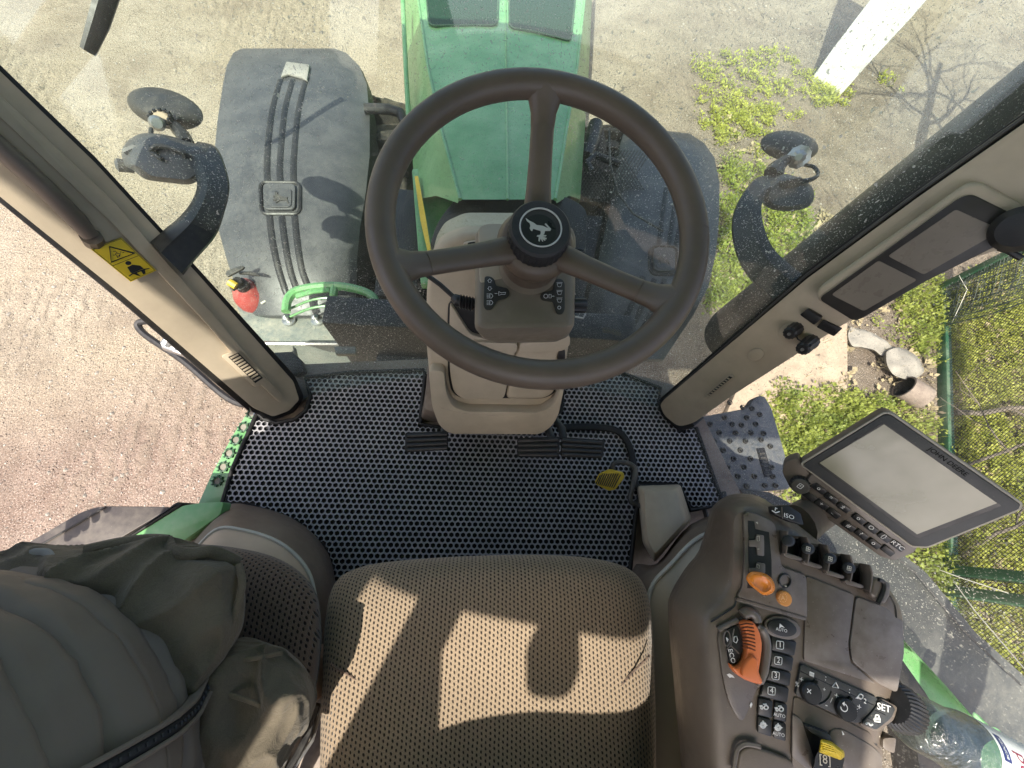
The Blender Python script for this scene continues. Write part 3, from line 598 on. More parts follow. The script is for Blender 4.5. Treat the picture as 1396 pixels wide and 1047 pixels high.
# right outside step platform
b=B(); b.prism([Pz(x,y,1.38) for x,y in rpoly([(943,573),(1010,560),(1020,545),(1032,543),(1042,560),(1069,655),(1066,668),(988,675)],6,4)],(0,0,.035),.005)
st=b.make('side_step',plastic('grey_step_steel',(.10,.11,.12),.4,grain=200,dust=.3),T)
for i,(x,y) in enumerate(crop([(265,82),(350,105),(315,100),(380,128),(245,140),(330,140),(190,165),(275,165),(310,168),(365,165),(225,198),(287,198),(347,198),(395,200),(205,230),(265,230),(325,230),(385,225),(240,265),(305,265),(218,298),(280,298),(345,298),(420,250),(258,330),(320,330),(425,330),(297,365),(360,365),(430,365),(235,368),(265,402),(330,402),(400,400),(440,400)],900,520,2.815)):
    b=B(); b.lathe(Pz(x,y,1.414),(0,0,1),[(.0085,0),(.0075,.006),(.005,.0065)],12,cap=(0,0)); b.lathe(Pz(x,y,1.4155),(0,0,1),[(.005,0),(.0048,.0006)],10,m=1); b.make('grip_stud',[silver if 0 else exh,black],st)
b=B(); b.prism([Pz(x,y,1.415) for x,y in crop([(368,258),(398,255),(432,365),(400,368)],900,520,2.815)],(0,0,.002)); 
for k in range(6): 
    y=275+k*16; b.prism([Pz(x_,y_,1.417) for x_,y_ in crop([(378+k*5,y),(398+k*5,y-2),(400+k*5,y+4),(380+k*5,y+6)],900,520,2.815)],(0,0,.003),m=1)
b.make('step_slot',[black,exh],st)
b=B(); b.prism([Pz(x,y,1.42) for x,y in ((1000,668),(1040,672),(1075,690),(1060,705),(1010,690))],(0,0,.03),.004); b.make('step_bracket',exh,T)
b=B(); b.prism([Pz(x,y,1.49) for x,y in ((975,672),(984,670),(990,690),(980,692))],(0,0,.02),.003); b.make('floor_clip',black,T)
# left entry handrail with clamp
b=B(); rp=[(205,500),(188,447),(190,440),(200,438),(225,450),(250,478),(285,515),(315,545),(330,552),(345,553)]
b.tube([Pd(x,y,1.35) for x,y in [(v.x,v.y) for v in spline([V(p) for p in [(222,440),(198,438),(188,443),(200,458),(250,492),(300,535),(325,550),(348,553)]],5)]],.011,8); hr=b.make('entry_handrail',black,T)
b=B(); b.tube([Pd(228,470,1.3),Pd(262,482,1.3)],.02,12); b.tube([Pd(x,y,1.28) for x,y in ((240,478),(258,484),(262,474),(255,464),(240,466))],.009,8); b.tube([Pd(226,470,1.28),Pd(234,460,1.28),Pd(240,452,1.28)],.016,10); b.tube([Pd(212,447,1.3),Pd(238,452,1.3)],.012,8); b.make('rail_clamp',silver,hr)
# ------------------------------------------------------------------ mirror arms with work lights
def px_tube(b,pts,rs,n=12,m=0,sq=1.,k=4):
    P=spline([Pd(*p) for p in pts],k); rr=spline([V((r,0,0)) for r in rs],k); b.tube(P,[v.x for v in rr],n,m,sq)
def arm(secs):
    b=B(); rings=[]
    A=spline([V((*a,d)) for a,c,d in secs],5); Cc=spline([V((*c,d)) for a,c,d in secs],5)
    for p,q in zip(A,Cc):
        m1=p.lerp(q,.32); d=p.z
        rings.append([Pd(p.x,p.y,d),Pd(p.x*.85+q.x*.15,p.y*.85+q.y*.15,d-.008),Pd(m1.x,m1.y,d-.010),Pd(p.x*.6+q.x*.4,p.y*.6+q.y*.4,d-.006),Pd(q.x*.95+p.x*.05,q.y*.95+p.y*.05,d+.014),Pd(q.x,q.y,d+.022),Pd(q.x,q.y,d+.06),Pd(p.x,p.y,d+.05)])
    b.loft(rings); return b.make('mirror_arm',plastic('glossy_dark_arm',(.018,.019,.020),.35,dust=.16,dcol=(.2,.19,.16)),T,smooth=28)
la=arm([((205,330),(250,375),.655),((225,312),(266,355),.665),((243,297),(294,322),.68),((259,278),(306,290),.69),((268,257),(313,257),.70),((266,238),(307,226),.715),((256,222),(294,200),.73),((240,215),(270,193),.74)])
def blob(b,dep,rings,m=0):
    # rings: list of (pixel outline, depth)
    b.loft([[Pd(x,y,d) for x,y in o] for o,d in rings],m)
def scale_o(o,cx,cy,k): return [(cx+(x-cx)*k,cy+(y-cy)*k) for x,y in o]
def cm(p): return crop(p,140,100,4.026)
hd=rpoly(cm([(100,430),(130,370),(210,325),(350,335),(500,385),(590,400),(615,440),(600,500),(560,560),(490,615),(350,600),(230,585),(165,530),(110,510)]),14,4)
b=B(); c0=(235,216); b.loft([[Pd(x,y,.80) for x,y in scale_o(hd,*c0,.9)],[Pd(x,y,.77) for x,y in hd],[Pd(x,y,.745) for x,y in scale_o(hd,*c0,.97)],[Pd(x,y,.73) for x,y in scale_o(hd,*c0,.8)],[Pd(x,y,.725) for x,y in scale_o(hd,*c0,.3)]])
b.tube([Pd(x,y,.735) for x,y in cm([(120,430),(180,405),(260,425),(360,480),(430,540)])],.006,6); b.lathe(Pd(*cm([(130,510)])[0],.76),(-.6,-.3,.4),[(.01,-.01),(.012,.012),(.006,.016)],12); b.make('mirror_head',fend,la)
o=ell(225,148,54,26,28,17)
b=B(); b.loft([[Pd(x,y,.92) for x,y in scale_o(o,232,132,.25)],[Pd(x,y,.90) for x,y in scale_o(o,228,140,.8)],[Pd(x,y,.87) for x,y in o],[Pd(x,y,.86) for x,y in scale_o(o,225,148,.97)],[Pd(x,y,.845) for x,y in scale_o(o,222,152,.75)],[Pd(x,y,.83) for x,y in scale_o(o,219,158,.42)]])
wl=b.make('work_light',exh,la)
b=B(); o=ell(219,160,15,10,24,25); b.loft([[Pd(x,y,.835) for x,y in o],[Pd(x,y,.815) for x,y in scale_o(o,219,160,1)],[Pd(x,y,.81) for x,y in scale_o(o,220,162,.7)]])
for k in range(12):
    a=k*.52; b.box(Pd(219+14*math.cos(a),160+9*math.sin(a),.812),(.005,.005,.01),m=1)
b.lathe(Pd(214,168,.80),CAM-Pd(214,168,.80),[(.014,-.02),(.014,.01),(.009,.02)],16,m=2); b.make('lamp_connector',[plastic('dusty_tan_lamp',(.35,.28,.2),.7),black,silver],wl)
b=B(); px_tube(b,[(240,174,.83),(250,186,.80),(256,198,.77)],[.012,.013,.013],8,0); b.make('lamp_bracket',black,la)
b=B(); px_tube(b,[(206,176,.79),(205,195,.74),(206,205,.725),(215,214,.72),(221,217,.72)],[.004]*5,8); px_tube(b,[(206,206,.722),(216,199,.72),(235,202,.72),(250,208,.72),(252,214,.725)],[.005]*5,8); b.make('lamp_cable',exh,la)
# right
ra=arm([((1112,390),(1070,425),.80),((1096,376),(1052,409),.82),((1058,343),(1018,375),.84),((1043,314),(1001,338),.85),((1038,288),(998,300),.86),((1042,272),(1010,268),.87),((1056,262),(1032,242),.885),((1075,262),(1060,240),.90)])
def cm2(p): return crop(p,960,0,3.08)
hd=rpoly(cm2([(235,820),(270,760),(330,725),(420,750),(460,790),(465,835),(440,870),(380,888),(300,885),(250,865)]),9,4); c0=(1073,265)
b=B(); b.loft([[Pd(x,y,.95) for x,y in scale_o(hd,*c0,.9)],[Pd(x,y,.92) for x,y in hd],[Pd(x,y,.89) for x,y in scale_o(hd,*c0,.95)],[Pd(x,y,.875) for x,y in scale_o(hd,*c0,.7)],[Pd(x,y,.87) for x,y in scale_o(hd,*c0,.2)]]); b.make('mirror_head',fend,ra)
o=ell(1076,199,40,21,28,6)
b=B(); b.loft([[Pd(x,y,1.06) for x,y in scale_o(o,1076,188,.25)],[Pd(x,y,1.04) for x,y in scale_o(o,1076,194,.85)],[Pd(x,y,1.01) for x,y in o],[Pd(x,y,1.0) for x,y in scale_o(o,1076,199,.97)],[Pd(x,y,.985) for x,y in scale_o(o,1080,203,.75)],[Pd(x,y,.97) for x,y in scale_o(o,1085,210,.42)]])
wl=b.make('work_light',exh,ra)
b=B(); b.lathe(Pd(1089,214,.955),CAM-Pd(1089,214,.955),[(.026,-.03),(.026,0),(.016,.004),(.016,.02),(.009,.026)],20,knurl=1,kn=-.002); b.make('lamp_connector',silver,wl)
b=B(); px_tube(b,[(1072,218,.96),(1058,228,.94),(1050,236,.92)],[.012,.016,.014],8); px_tube(b,[(1064,226,.94),(1060,240,.92)],[.012,.012],8); b.make('lamp_bracket',black,ra)
b=B(); px_tube(b,[(1098,225,.94),(1110,228,.92),(1115,238,.9),(1105,245,.88),(1085,248,.87)],[.004,.004,.004,.005,.006],8); px_tube(b,[(1090,247,.868),(1073,250,.868),(1063,251,.87)],[.009,.010,.007],8); b.make('lamp_cable',black,ra)
# ------------------------------------------------------------------ floor mat
mat_out=[(352,563),(362,572),(378,577),(403,572),(418,560),(424,540),(416,515),(480,508),(578,505),(580,512),(573,578),(600,583),(740,583),(765,560),(770,498),(838,505),(900,530),(897,548),(903,566),(925,586),(948,583),(985,688),(940,696),(926,662),(872,662),(866,700),(858,780),(880,900),(880,1000),(440,1000),(452,820),(452,780),(440,745),(405,712),(350,692),(304,686),(318,640)]
poly2=[(p.x,p.y) for p in (Pz(x,y,1.503) for x,y in mat_out)]
def inside(x,y,P):
    c=False; j=len(P)-1
    for i in range(len(P)):
        if (P[i][1]>y)!=(P[j][1]>y) and x<(P[j][0]-P[i][0])*(y-P[i][1])/(P[j][1]-P[i][1])+P[i][0]: c=not c
        j=i
    return c
pw=.0142; ph=pw*.866; vs=[];fs=[];mi=[]
for j in range(int(-.45/ph),int(.62/ph)):
    for i in range(int(-.62/pw),int(.75/pw)):
        cx=(i+.5*(j%2))*pw; cy=j*ph
        if not all(inside(cx+dx,cy+dy,poly2) for dx,dy in ((-.006,0),(.006,0),(0,.006),(0,-.006))): continue
        a0=[R(30+60*k) for k in range(6)]; ro=pw*.5774; k0=len(vs)
        jr=.0056+random.uniform(-.00015,.00015)
        vs+=[(cx+ro*math.cos(a),cy+ro*math.sin(a),1.5065) for a in a0]
        vs+=[(cx+(jr+.0004)*math.cos(a)*1.06,cy+(jr+.0004)*math.sin(a)*1.0,1.5065) for a in a0]
        vs+=[(cx+jr*math.cos(a)*1.06,cy+jr*math.sin(a),1.5055) for a in a0]
        vs+=[(cx+jr*math.cos(a)*1.03,cy+jr*math.sin(a)*.95,1.4990) for a in a0]
        for q in range(6):
            r_=(q+1)%6
            for l_ in range(3): fs.append((k0+6*l_+q,k0+6*l_+r_,k0+6*l_+6+r_,k0+6*l_+6+q)); mi.append(0 if l_<2 else 1)
        fs.append(tuple(k0+18+q for q in range(6))); mi.append(1)
me=bpy.data.meshes.new('floor_mat'); me.from_pydata(vs,[],fs); me.materials.append(matm); me.materials.append(mathole); me.polygons.foreach_set('material_index',mi)
fm=bpy.data.objects.new('floor_mat',me); COL.objects.link(fm); tag(fm,'grey honeycomb foam floor mat lying on the cab floor','floor mat')
b=B(); q=[V((x,y,1.507)) for x,y in poly2]; b.tube(q+[q[0],q[1]],.0055,8); b.prism([V((x,y,1.4935)) for x,y in poly2],(0,0,.004),m=0); b.make('mat_edging',blackr,fm,smooth=60)
# ------------------------------------------------------------------ steering column
SC=thing  # (the column and wheel are parts of the tractor)
def c3(pts): return crop(pts,540,280,3.273)
A_=Pz(680,330,1.96); B1=Pz(590,575,1.60); C1=Pz(752,575,1.60)
CP=plane3(A_,B1,C1)
b=B(); out=rpoly([(632,318),(600,332),(586,356),(581,400),(580,463),(584,509),(592,555),(602,576),(613,581),(736,582),(752,574),(763,540),(772,500),(777,470),(779,372),(777,318)],10,4)
b.prism(CP.poly(out),CP.n*-.16,.016,4); col=b.make('steering_column',beige,T,smooth=45)
b=B(); b.prism(CP.poly(c3([(300,160),(365,150),(365,240),(300,240)]),.0),CP.n*.012,.004); b.prism(CP.poly(rpoly(c3([(318,165),(362,160),(358,235),(322,240)]),3,3),.0125),CP.n*.001,m=1); b.make('column_slot',[beige,black],col)
b=B(); b.prism(CP.poly(rpoly(c3([(232,415),(228,600),(232,750),(245,825),(285,855),(660,858),(715,830),(742,750),(752,600),(765,500)]),12,4),.001),CP.n*.004,.001); b.make('cover_gap',black,col)
b=B(); b.prism(CP.poly(rpoly(c3([(242,420),(238,600),(243,740),(258,815),(295,843),(480,848),(510,700),(535,620),(540,585),(380,575),(330,560)]),8,4),.002),CP.n*.016,.006,3); cv=b.make('column_cover',beige,col)
b=B(); b.prism(CP.poly(rpoly(c3([(544,585),(540,622),(515,702),(488,848),(655,848),(700,822),(720,730),(715,650),(750,620),(770,560),(760,540)]),7,4),.002),CP.n*.014,.006,3); b.make('column_cover',beige,col)
b=B(); b.prism(CP.poly(rpoly(c3([(335,592),(540,600),(535,645),(440,640),(345,618)]),6,3),.012),CP.n*.016,.007,3); b.prism(CP.poly(rpoly(c3([(548,600),(700,595),(770,560),(772,610),(740,635),(545,648)]),6,3),.012),CP.n*.014,.006,3); b.make('cover_shelf',beige,col)
b=B(); b.prism(CP.poly(rpoly(c3([(150,700),(218,705),(225,800),(255,865),(320,885),(640,890),(700,850),(728,760),(742,770),(715,900),(690,945),(640,985),(240,982),(195,945),(165,860)]),8,4),.0),CP.n*.030,.010,3); b.tube(CP.poly(c3([(200,905),(300,930),(450,940),(600,935),(690,905)]),.0305),.0012,5); b.make('lower_cover',beige,col)
b=B(); b.prism(CP.poly(rpoly(c3([(720,640),(750,632),(752,700),(735,718),(718,712)]),3,3),.008),CP.n*.012,.003); b.make('release_tab',black,col)
b=B(); b.prism([Pz(x,y,1.50) for x,y in rpoly([(584,505),(573,572),(603,577),(600,530)],3,3)],(0,0,.06),.006,2,top=[Pz(x,y,1.50) for x,y in rpoly([(586,508),(582,566),(603,572),(600,535)],3,3)]); b.make('column_foot',trimg,col)
# dash housing
b=B()
ro=[rpoly(q,r,5) for q,r in (([(660,312),(778,312),(776,438),(656,440)],9),([(652,306),(783,308),(781,446),(650,448)],13),([(648,312),(785,314),(783,452),(647,455)],14),([(652,330),(781,330),(777,462),(655,464)],14),([(668,340),(770,340),(766,466),(668,468)],12))]
b.loft([[Pz(x,y,z) for x,y in r] for r,z in zip(ro,(2.050,2.046,2.030,1.985,1.93))]); dash=b.make('dash_panel',beige2,T,smooth=50)
b=B(); b.prism([Pz(x,y,2.047) for x,y in rpoly([(652,312),(664,307),(695,307),(690,380),(654,388)],6,3)],(0,0,.004),.0015); b.make('dash_edge',beige,dash)
dz=2.0505
DPl=Plane((0,.4,dz),(0,0,1))
dark_ic=plastic('icon_strip_grey',(.045,.042,.036),.45,dust=.05)
b=B(); b.prism(DPl.poly(rpoly(c3([(395,318),(420,318),(438,330),(445,360),(500,372),(508,395),(495,415),(448,428),(440,450),(425,468),(400,468),(390,450)]),3,3)),(0,0,.0012),.0005)
f_=lambda x,y,s=1:DPl.frame(*c3([(x,y)])[0],1,0,.0013+.0003)
def arrow(b,cx,cy,d,m=1):
    q=c3([(cx-10,cy),(cx,cy-10*d),(cx+10,cy),(cx+5,cy),(cx+5,cy+7*d),(cx-5,cy+7*d),(cx-5,cy)]); Q=DPl.poly(q,.0018); b.tube(Q+[Q[0],Q[1]],.00035,4,m=m)
arrow(b,418,337,1); arrow(b,418,370,-1)
for cy in (404,434):
    for k in range(4): b.tube(DPl.poly(c3([(404,cy-9+k*6),(414,cy-9+k*6)]),.0018),.0003,4,m=1)
    Q=DPl.poly(c3([(418,cy-10),(426,cy-9),(432,cy),(426,cy+9),(418,cy+10)]),.0018); b.tube(Q+[Q[0]],.0004,4,m=1)
Q=DPl.poly(c3([(440,393),(452,393)]),.0018); b.tube(Q,.0004,4,m=1); Q=DPl.poly(c3([(458,384),(458,402),(468,397),(486,397),(490,388),(468,390)]),.0018); b.tube(Q+[Q[0]],.0004,4,m=1)
b.make('icon_strip',[dark_ic,white],dash)
b=B(); b.prism(DPl.poly(rpoly(c3([(705,335),(722,328),(742,332),(752,350),(752,470),(740,488),(720,488),(708,468),(700,432),(650,425),(640,408),(650,390),(698,380)]),3,3)),(0,0,.0012),.0005)
for cy,kk in ((355,0),(390,1),(424,2)):
    Q=DPl.poly(c3([(718,cy-6),(740,cy-6),(735,cy+8),(723,cy+8)]),.0018); b.tube(Q+[Q[0]],.00035,4,m=1); b.tube(DPl.poly(c3([(716,cy-11),(742,cy-11)]),.0018),.0003,4,m=1)
Q=DPl.poly(c3(ell(728,456,7,7,14)),.0018); b.tube(Q+[Q[0]],.0004,4,m=1)
Q=DPl.poly(c3(ell(668,405,9,9,14)),.0018); b.tube(Q+[Q[0]],.0004,4,m=1); Q=DPl.poly(c3([(682,397),(692,397),(692,413),(682,413)]),.0018); b.tube(Q+[Q[0]],.0004,4,m=1); b.tube(DPl.poly(c3([(695,405),(706,405)]),.0018),.0005,4,m=1)
b.make('icon_strip',[dark_ic,white],dash)
for (x,y,r,z) in ((786,347,.0105,2.03),(790,416,.0125,2.02)):
    b=B(); o=Pz(x-9,y,z); b.lathe(o,(1,.05,.05),[(r*.6,-.012),(r*.95,-.004),(r,0),(r,.018),(r*.85,.021)],24,knurl=1,kn=-.0014); b.make('column_knob',black,dash)
b=B(); b.tube([Pz(x,y,2.0) for x,y in ((784,432),(795,434),(798,428))],.0016,6); b.make('knob_clip',silver,dash)
# stalk
b=B(); b.tube([Pz(x,y,z) for x,y,z in ((543,360,2.03),(575,370,2.03),(600,388,2.025),(622,408,2.02))],.0038,8); b.tube([Pz(x,y,2.02) for x,y in ((618,405),(624,410),(630,412),(648,414))],[.006,.0095,.008,.008],12)
for k in range(5): b.lathe(Pz(628+k*4,411+k*.8,2.02),(1,0,0),[(.0085,-.002),(.0115,0),(.0085,.002)],16)
b.make('turn_stalk',black,col)
# ------------------------------------------------------------------ steering wheel
WC=V((.0695,.3432,2.1767)); WN=V((0,-math.sin(.163),math.cos(.163))); WU=V((1,0,0)); WV=WN.cross(WU)
def wp(a,r,hh=0): return WC+(WU*math.cos(a)+WV*math.sin(a))*r+WN*hh
b=B(); b.tube([wp(0,0) for k in range(0)] or [wp(2*math.pi*k/96,.1885) for k in range(97)],.0168,18,up=WN,cap=False)
sw=b.make('steering_wheel',wheelm,T,smooth=60)
for ang in (90,203,330):
    a=R(ang); b=B(); P=[wp(a,.030,-.052),wp(a,.07,-.042),wp(a,.11,-.031),wp(a,.145,-.020)]
    b.tube(P,[.020,.0168,.0155,.0155],14,0,sq=.66,up=WN)
    b.tube([wp(a,.1455,-.0198),wp(a,.160,-.014),wp(a,.172,-.008),wp(a,.184,-.003)],[.0158,.017,.021,.030],14,0,sq=.58,up=WN); b.make('spoke',wheelm,sw,smooth=60)
b=B(); b.lathe(WC,WN,[(.042,-.105),(.040,-.075),(.050,-.066),(.052,-.056),(.044,-.044),(.03,-.042)],40); b.make('hub',wheelm,sw,smooth=50)
b=B(); b.lathe(WC,WN,[(.034,-.048),(.0385,-.044),(.0385,-.026),(.037,-.022)],64,knurl=1,kn=.0014); b.lathe(WC,WN,[(.0385,-.024),(.0388,-.020),(.036,-.0165),(.0275,-.016),(.027,-.0172),(.0001,-.0172)],48,cap=(0,0)); cap=b.make('hub_cap',plastic('grained_black_cap',(.018,.018,.02),.5,grain=1500,gst=.8,dust=.06),sw,smooth=40)
HP=Plane(WC+WN*-.0168,WN)
b=B(); Q=[wp(2*math.pi*k/48,.0258,-.0163) for k in range(49)]; b.tube(Q,.0011,6,m=1,cap=False); b.prism(HP.poly(crop(ell(575,467,250,230,36,20),680,270,10.47),-.0002),WN*.0004)
b.prism(HP.poly(crop(deer,680,270,10.47),.0003),WN*.0009,m=1); b.make('hub_emblem',[clean,plastic('satin_silver',(.50,.49,.45),.4,metal=.3,dust=.1)],cap,smooth=20)
b=B(); b.lathe(WC,WN,[(.046,-.18),(.044,-.12),(.037,-.10)],40); b.make('column_shroud',beige2,col,smooth=50)
# ------------------------------------------------------------------ pedals
def pedal(q,z,mat_,name,nr):
    b=B(); b.prism([Pz(x,y,z) for x,y in rpoly(q,3,3)],(0,0,.012),.003); o=b.make(name,mat_,T)
    (x0,y0),(x1,y1),(x2,y2),(x3,y3)=q
    b=B()
    for k in range(nr):
        t=(k+.5)/nr; a=(x0*(1-t)+x3*t+2,y0*(1-t)+y3*t); c=(x1*(1-t)+x2*t-2,y1*(1-t)+y2*t); b.tube([Pz(*a,z+.013),Pz(*c,z+.013)],.0045,8)
    b.make('pedal_tread',black,o); return o
p1=pedal([(553,591),(611,589),(611,614),(553,617)],1.60,blackr,'clutch_pedal',4)
p2=pedal([(705,598),(762,596),(761,624),(705,623)],1.60,blackr,'brake_pedal',4)
p3=pedal([(765,597),(823,601),(820,625),(764,623)],1.60,blackr,'brake_pedal',4)
for p,pts in ((p1,[(606,590,1.605),(607,580,1.60),(611,570,1.58)]),(p2,[(752,598,1.605),(748,587,1.60),(740,576,1.585),(736,560,1.56)]),(p3,[(768,598,1.605),(766,584,1.60),(757,572,1.585),(752,556,1.56)])):
    b=B(); b.tube([Pz(*q) for q in pts],.010,10,sq=.6); b.make('pedal_arm',black,p)
AP=Plane(Pz(832,653,1.56),(-.15,-.45,1)); 
b=B(); q=crop([(918,350),(965,328),(1028,342),(1033,365),(990,420),(960,425),(902,395),(900,385)],540,540,3.324); b.prism(AP.poly(rpoly(q,3,3)),AP.n*.010,.003); ap=b.make('accelerator_pedal',yellow,T)
b=B()
for k in range(10):
    t=k/9; b.tube([AP.p(540+(925+t*92)/3.324,540+(352-t*2+ (6 if k in(0,9) else 0))/3.324,.011),AP.p(540+(905+t*80)/3.324,540+(398+t*18)/3.324,.011)],.0012,5)
b.make('pedal_rib',black,ap)
b=B(); b.tube([Pz(v.x,v.y,v.z) for v in spline([V((836,640,1.565)),V((836,633,1.57)),V((845,630,1.57)),V((858,632,1.57)),V((866,640,1.57)),V((863,660,1.57)),V((859,682,1.57)),V((868,688,1.57)),V((874,690,1.575))],5)],.0062,10); b.make('pedal_arm',exh,ap)
b=B(); b.tube([Pz(v.x,v.y,1.512) for v in spline([V((765,583)),V((800,582)),V((838,586)),V((856,604)),V((864,635)),V((869,664)),V((900,664))],6)],.010,8,sq=.6); b.make('mat_lip',blackr,fm)
# accelerator housing block, right trims
b=B(); b.loft([[Pz(x,y,1.5) for x,y in rpoly([(868,662),(928,660),(943,708),(892,768),(876,740)],5,3)],[Pz(x,y,1.655) for x,y in rpoly([(872,664),(924,664),(938,712),(893,762),(878,738)],5,3)],[Pz(x,y,1.67) for x,y in rpoly([(878,669),(920,669),(932,712),(893,755),(883,735)],5,3)]]); b.make('pedal_housing',beige,T,smooth=45)
b=B(); b.loft([[Pz(v.x,v.y,z) for v in spline([V(p) for p in q],4)] for q,z in (([(1010,690),(940,716),(896,768),(862,778),(868,900),(870,1060)],1.505),([(1012,700),(945,722),(905,765),(874,800),(872,900),(874,1060)],1.69),([(1020,720),(955,732),(915,770),(885,805),(880,900),(880,1060)],1.725))],closed=False); b.make('seat_surround',trimg,T,smooth=60)
b=B(); b.loft([[Pz(v.x,v.y,z) for v in spline([V(p) for p in q],4)] for q,z in (([(1020,720),(955,732),(915,770),(885,805),(880,900),(880,1060)],1.727),([(1040,760),(990,770),(960,800),(940,850),(935,930),(935,1060)],1.76))],closed=False); sr=b.make('side_trim',beige,T,smooth=60)
b=B(); b.tube([Pz(v.x,v.y,1.731) for v in spline([V(p) for p in [(1010,716),(955,731),(915,769),(886,806),(880,880)]],5)],.004,6); b.make('trim_piping',paleknit,sr)
# ------------------------------------------------------------------ driver's seat
def dome(out,c,lv,nz=0.,ns=20.,seed=0.,m=0,bld=None):
    b=bld or B(); rings=[]
    for k,z in lv:
        r=[]
        for x,y in out:
            p=Pz(c[0]+(x-c[0])*k,c[1]+(y-c[1])*k,z)
            if nz<0: f_=-nz; w_=V((p.x,p.y,p.z)); rg=1-2*abs(noise.noise(V((w_.x*ns,w_.y*ns*.55+seed,w_.z*ns*.6)))); rg2=noise.noise(w_*ns*2.3+V((seed,1,2))); u_=(p-Pz(c[0],c[1],z-.03)).normalized(); rg=1.6*max(0,(1+rg)/2)**3-.6; rq=max(0,1-2.4*abs(noise.noise(V((w_.x*ns*1.7+4,w_.y*ns*.8+seed*2,w_.z*ns)))))**2; p=p+(V((0,0,1))+u_*.8)*(f_*.6*rg+f_*.2*rg2+f_*.55*rq)
            elif nz: p=p+V((0,0,1))*noise.noise(p*ns+V((seed,0,0)))*nz+(p-Pz(c[0],c[1],z)).normalized()*noise.noise(p*ns*.7+V((0,seed,3)))*nz*.6
            r.append(p)
        rings.append(r)
    b.loft(rings,m); return b
seat_out=[(v.x,v.y) for v in cspline([V(p) for p in [(449,1300),(436,1150),(436,1047),(439,930),(443,850),(456,796),(492,773),(560,763),(667,757),(760,757),(828,765),(866,782),(884,815),(891,880),(894,1000),(894,1150),(885,1300),(667,1340)]],5)]
seat=B(); dome(seat_out,(667,1000),[(.93,1.70),(.985,1.74),(1,1.79),(.995,1.82),(.975,1.842),(.94,1.857),(.88,1.868),(.78,1.874),(.62,1.876),(.45,1.873),(.3,1.869),(.12,1.867)],bld=seat)
st_=seat.make('driver_seat',seatm,T,smooth=70)
for ln in ([(450,905),(500,935),(545,970),(548,1047),(545,1150)],[(886,893),(850,930),(805,985),(800,1047),(800,1150)]): b=B(); b.tube([Pz(v.x,v.y,1.8715) for v in spline([V(p) for p in ln],5)],.0018,5); b.make('seat_seam',seatm2,st_)
b=B(); bk=[(-.26,1.80),(-.27,1.95),(-.27,2.10),(-.24,2.22),(-.17,2.28),(0,2.31),(.17,2.28),(.24,2.22),(.27,2.10),(.27,1.95),(.26,1.80)]
bk=[(v.x,v.y) for v in spline([V((x,y)) for x,y in bk],4)]
b.prism([V((x+.055,-.43-(z-1.8)*.12,z)) for x,z in bk],(0,-.10,0),.03,4); b.make('backrest',seatm,st_,smooth=60)
b=B(); b.box((.05,-.36,1.62),(.36,.36,.18),bev=.02); b.make('seat_pedestal',black,T)
b=B(); b.prism([Pz(x,y,1.55) for x,y in ((880,900),(920,870),(935,1300),(880,1300))],(0,0,.02)); b.make('seat_gap_shade',black,T)  # black sheet put in for the shade beside the seat
b=B(); 
for a in ([(905,1000),(918,1030),(900,1060)],[(890,1030),(910,1045),(935,1060)]): b.tube([Pz(x,y,1.7) for x,y in a],.006,6)
b.make('seat_cable',silver,T)
# instructor seat
bo=[(v.x,v.y) for v in spline([V(p) for p in [(262,735),(304,690),(345,689),(402,708),(442,745),(457,790),(462,860),(440,960),(405,1050),(370,1150)]],5)]
def toward(o,c,k): return [(c[0]+(x-c[0])*k,c[1]+(y-c[1])*k) for x,y in o]
cc=(200,1000)
b=B(); b.loft([[Pz(x,y,z) for x,y in toward(bo,cc,k)] for k,z in ((1,1.50),(.985,1.58),(.965,1.645),(.93,1.69),(.89,1.715))],closed=False); b.make('seat_base',trimg,T,smooth=60)
b=B(); b.loft([[Pz(x,y,z) for x,y in toward(bo,cc,k)] for k,z in ((.892,1.716),(.84,1.74),(.76,1.76),(.5,1.77))],closed=False); sb_=b.make('base_panel',plastic('tan_panel',(.50,.375,.27),.6,dust=.1),T,smooth=60)
b=B(); b.tube([Pz(x,y,1.718) for x,y in toward(bo,cc,.893)],.0035,6); b.make('panel_piping',paleknit,sb_)
io=[(v.x,v.y) for v in cspline([V(p) for p in [(120,790),(190,755),(262,742),(340,750),(392,768),(428,802),(438,850),(436,905),(424,965),(404,1015),(375,1060),(330,1130),(200,1200),(100,1100)]],5)]
b=B(); dome(io,(250,950),[(.92,1.76),(.98,1.79),(1,1.83),(.985,1.86),(.95,1.878),(.88,1.89),(.75,1.897),(.5,1.90),(.1,1.90)],bld=b); is_=b.make('instructor_seat',seatm2,T,smooth=70)
b=B(); b.tube([Pz(x,y,1.70) for x,y in ((432,960),(420,1000),(405,1030),(385,1060))],.006,8); b.tube([Pz(x,y,1.66) for x,y in ((440,960),(425,1010),(395,1055))],.004,6,m=1); b.make('seat_cable',[black,silver],T)
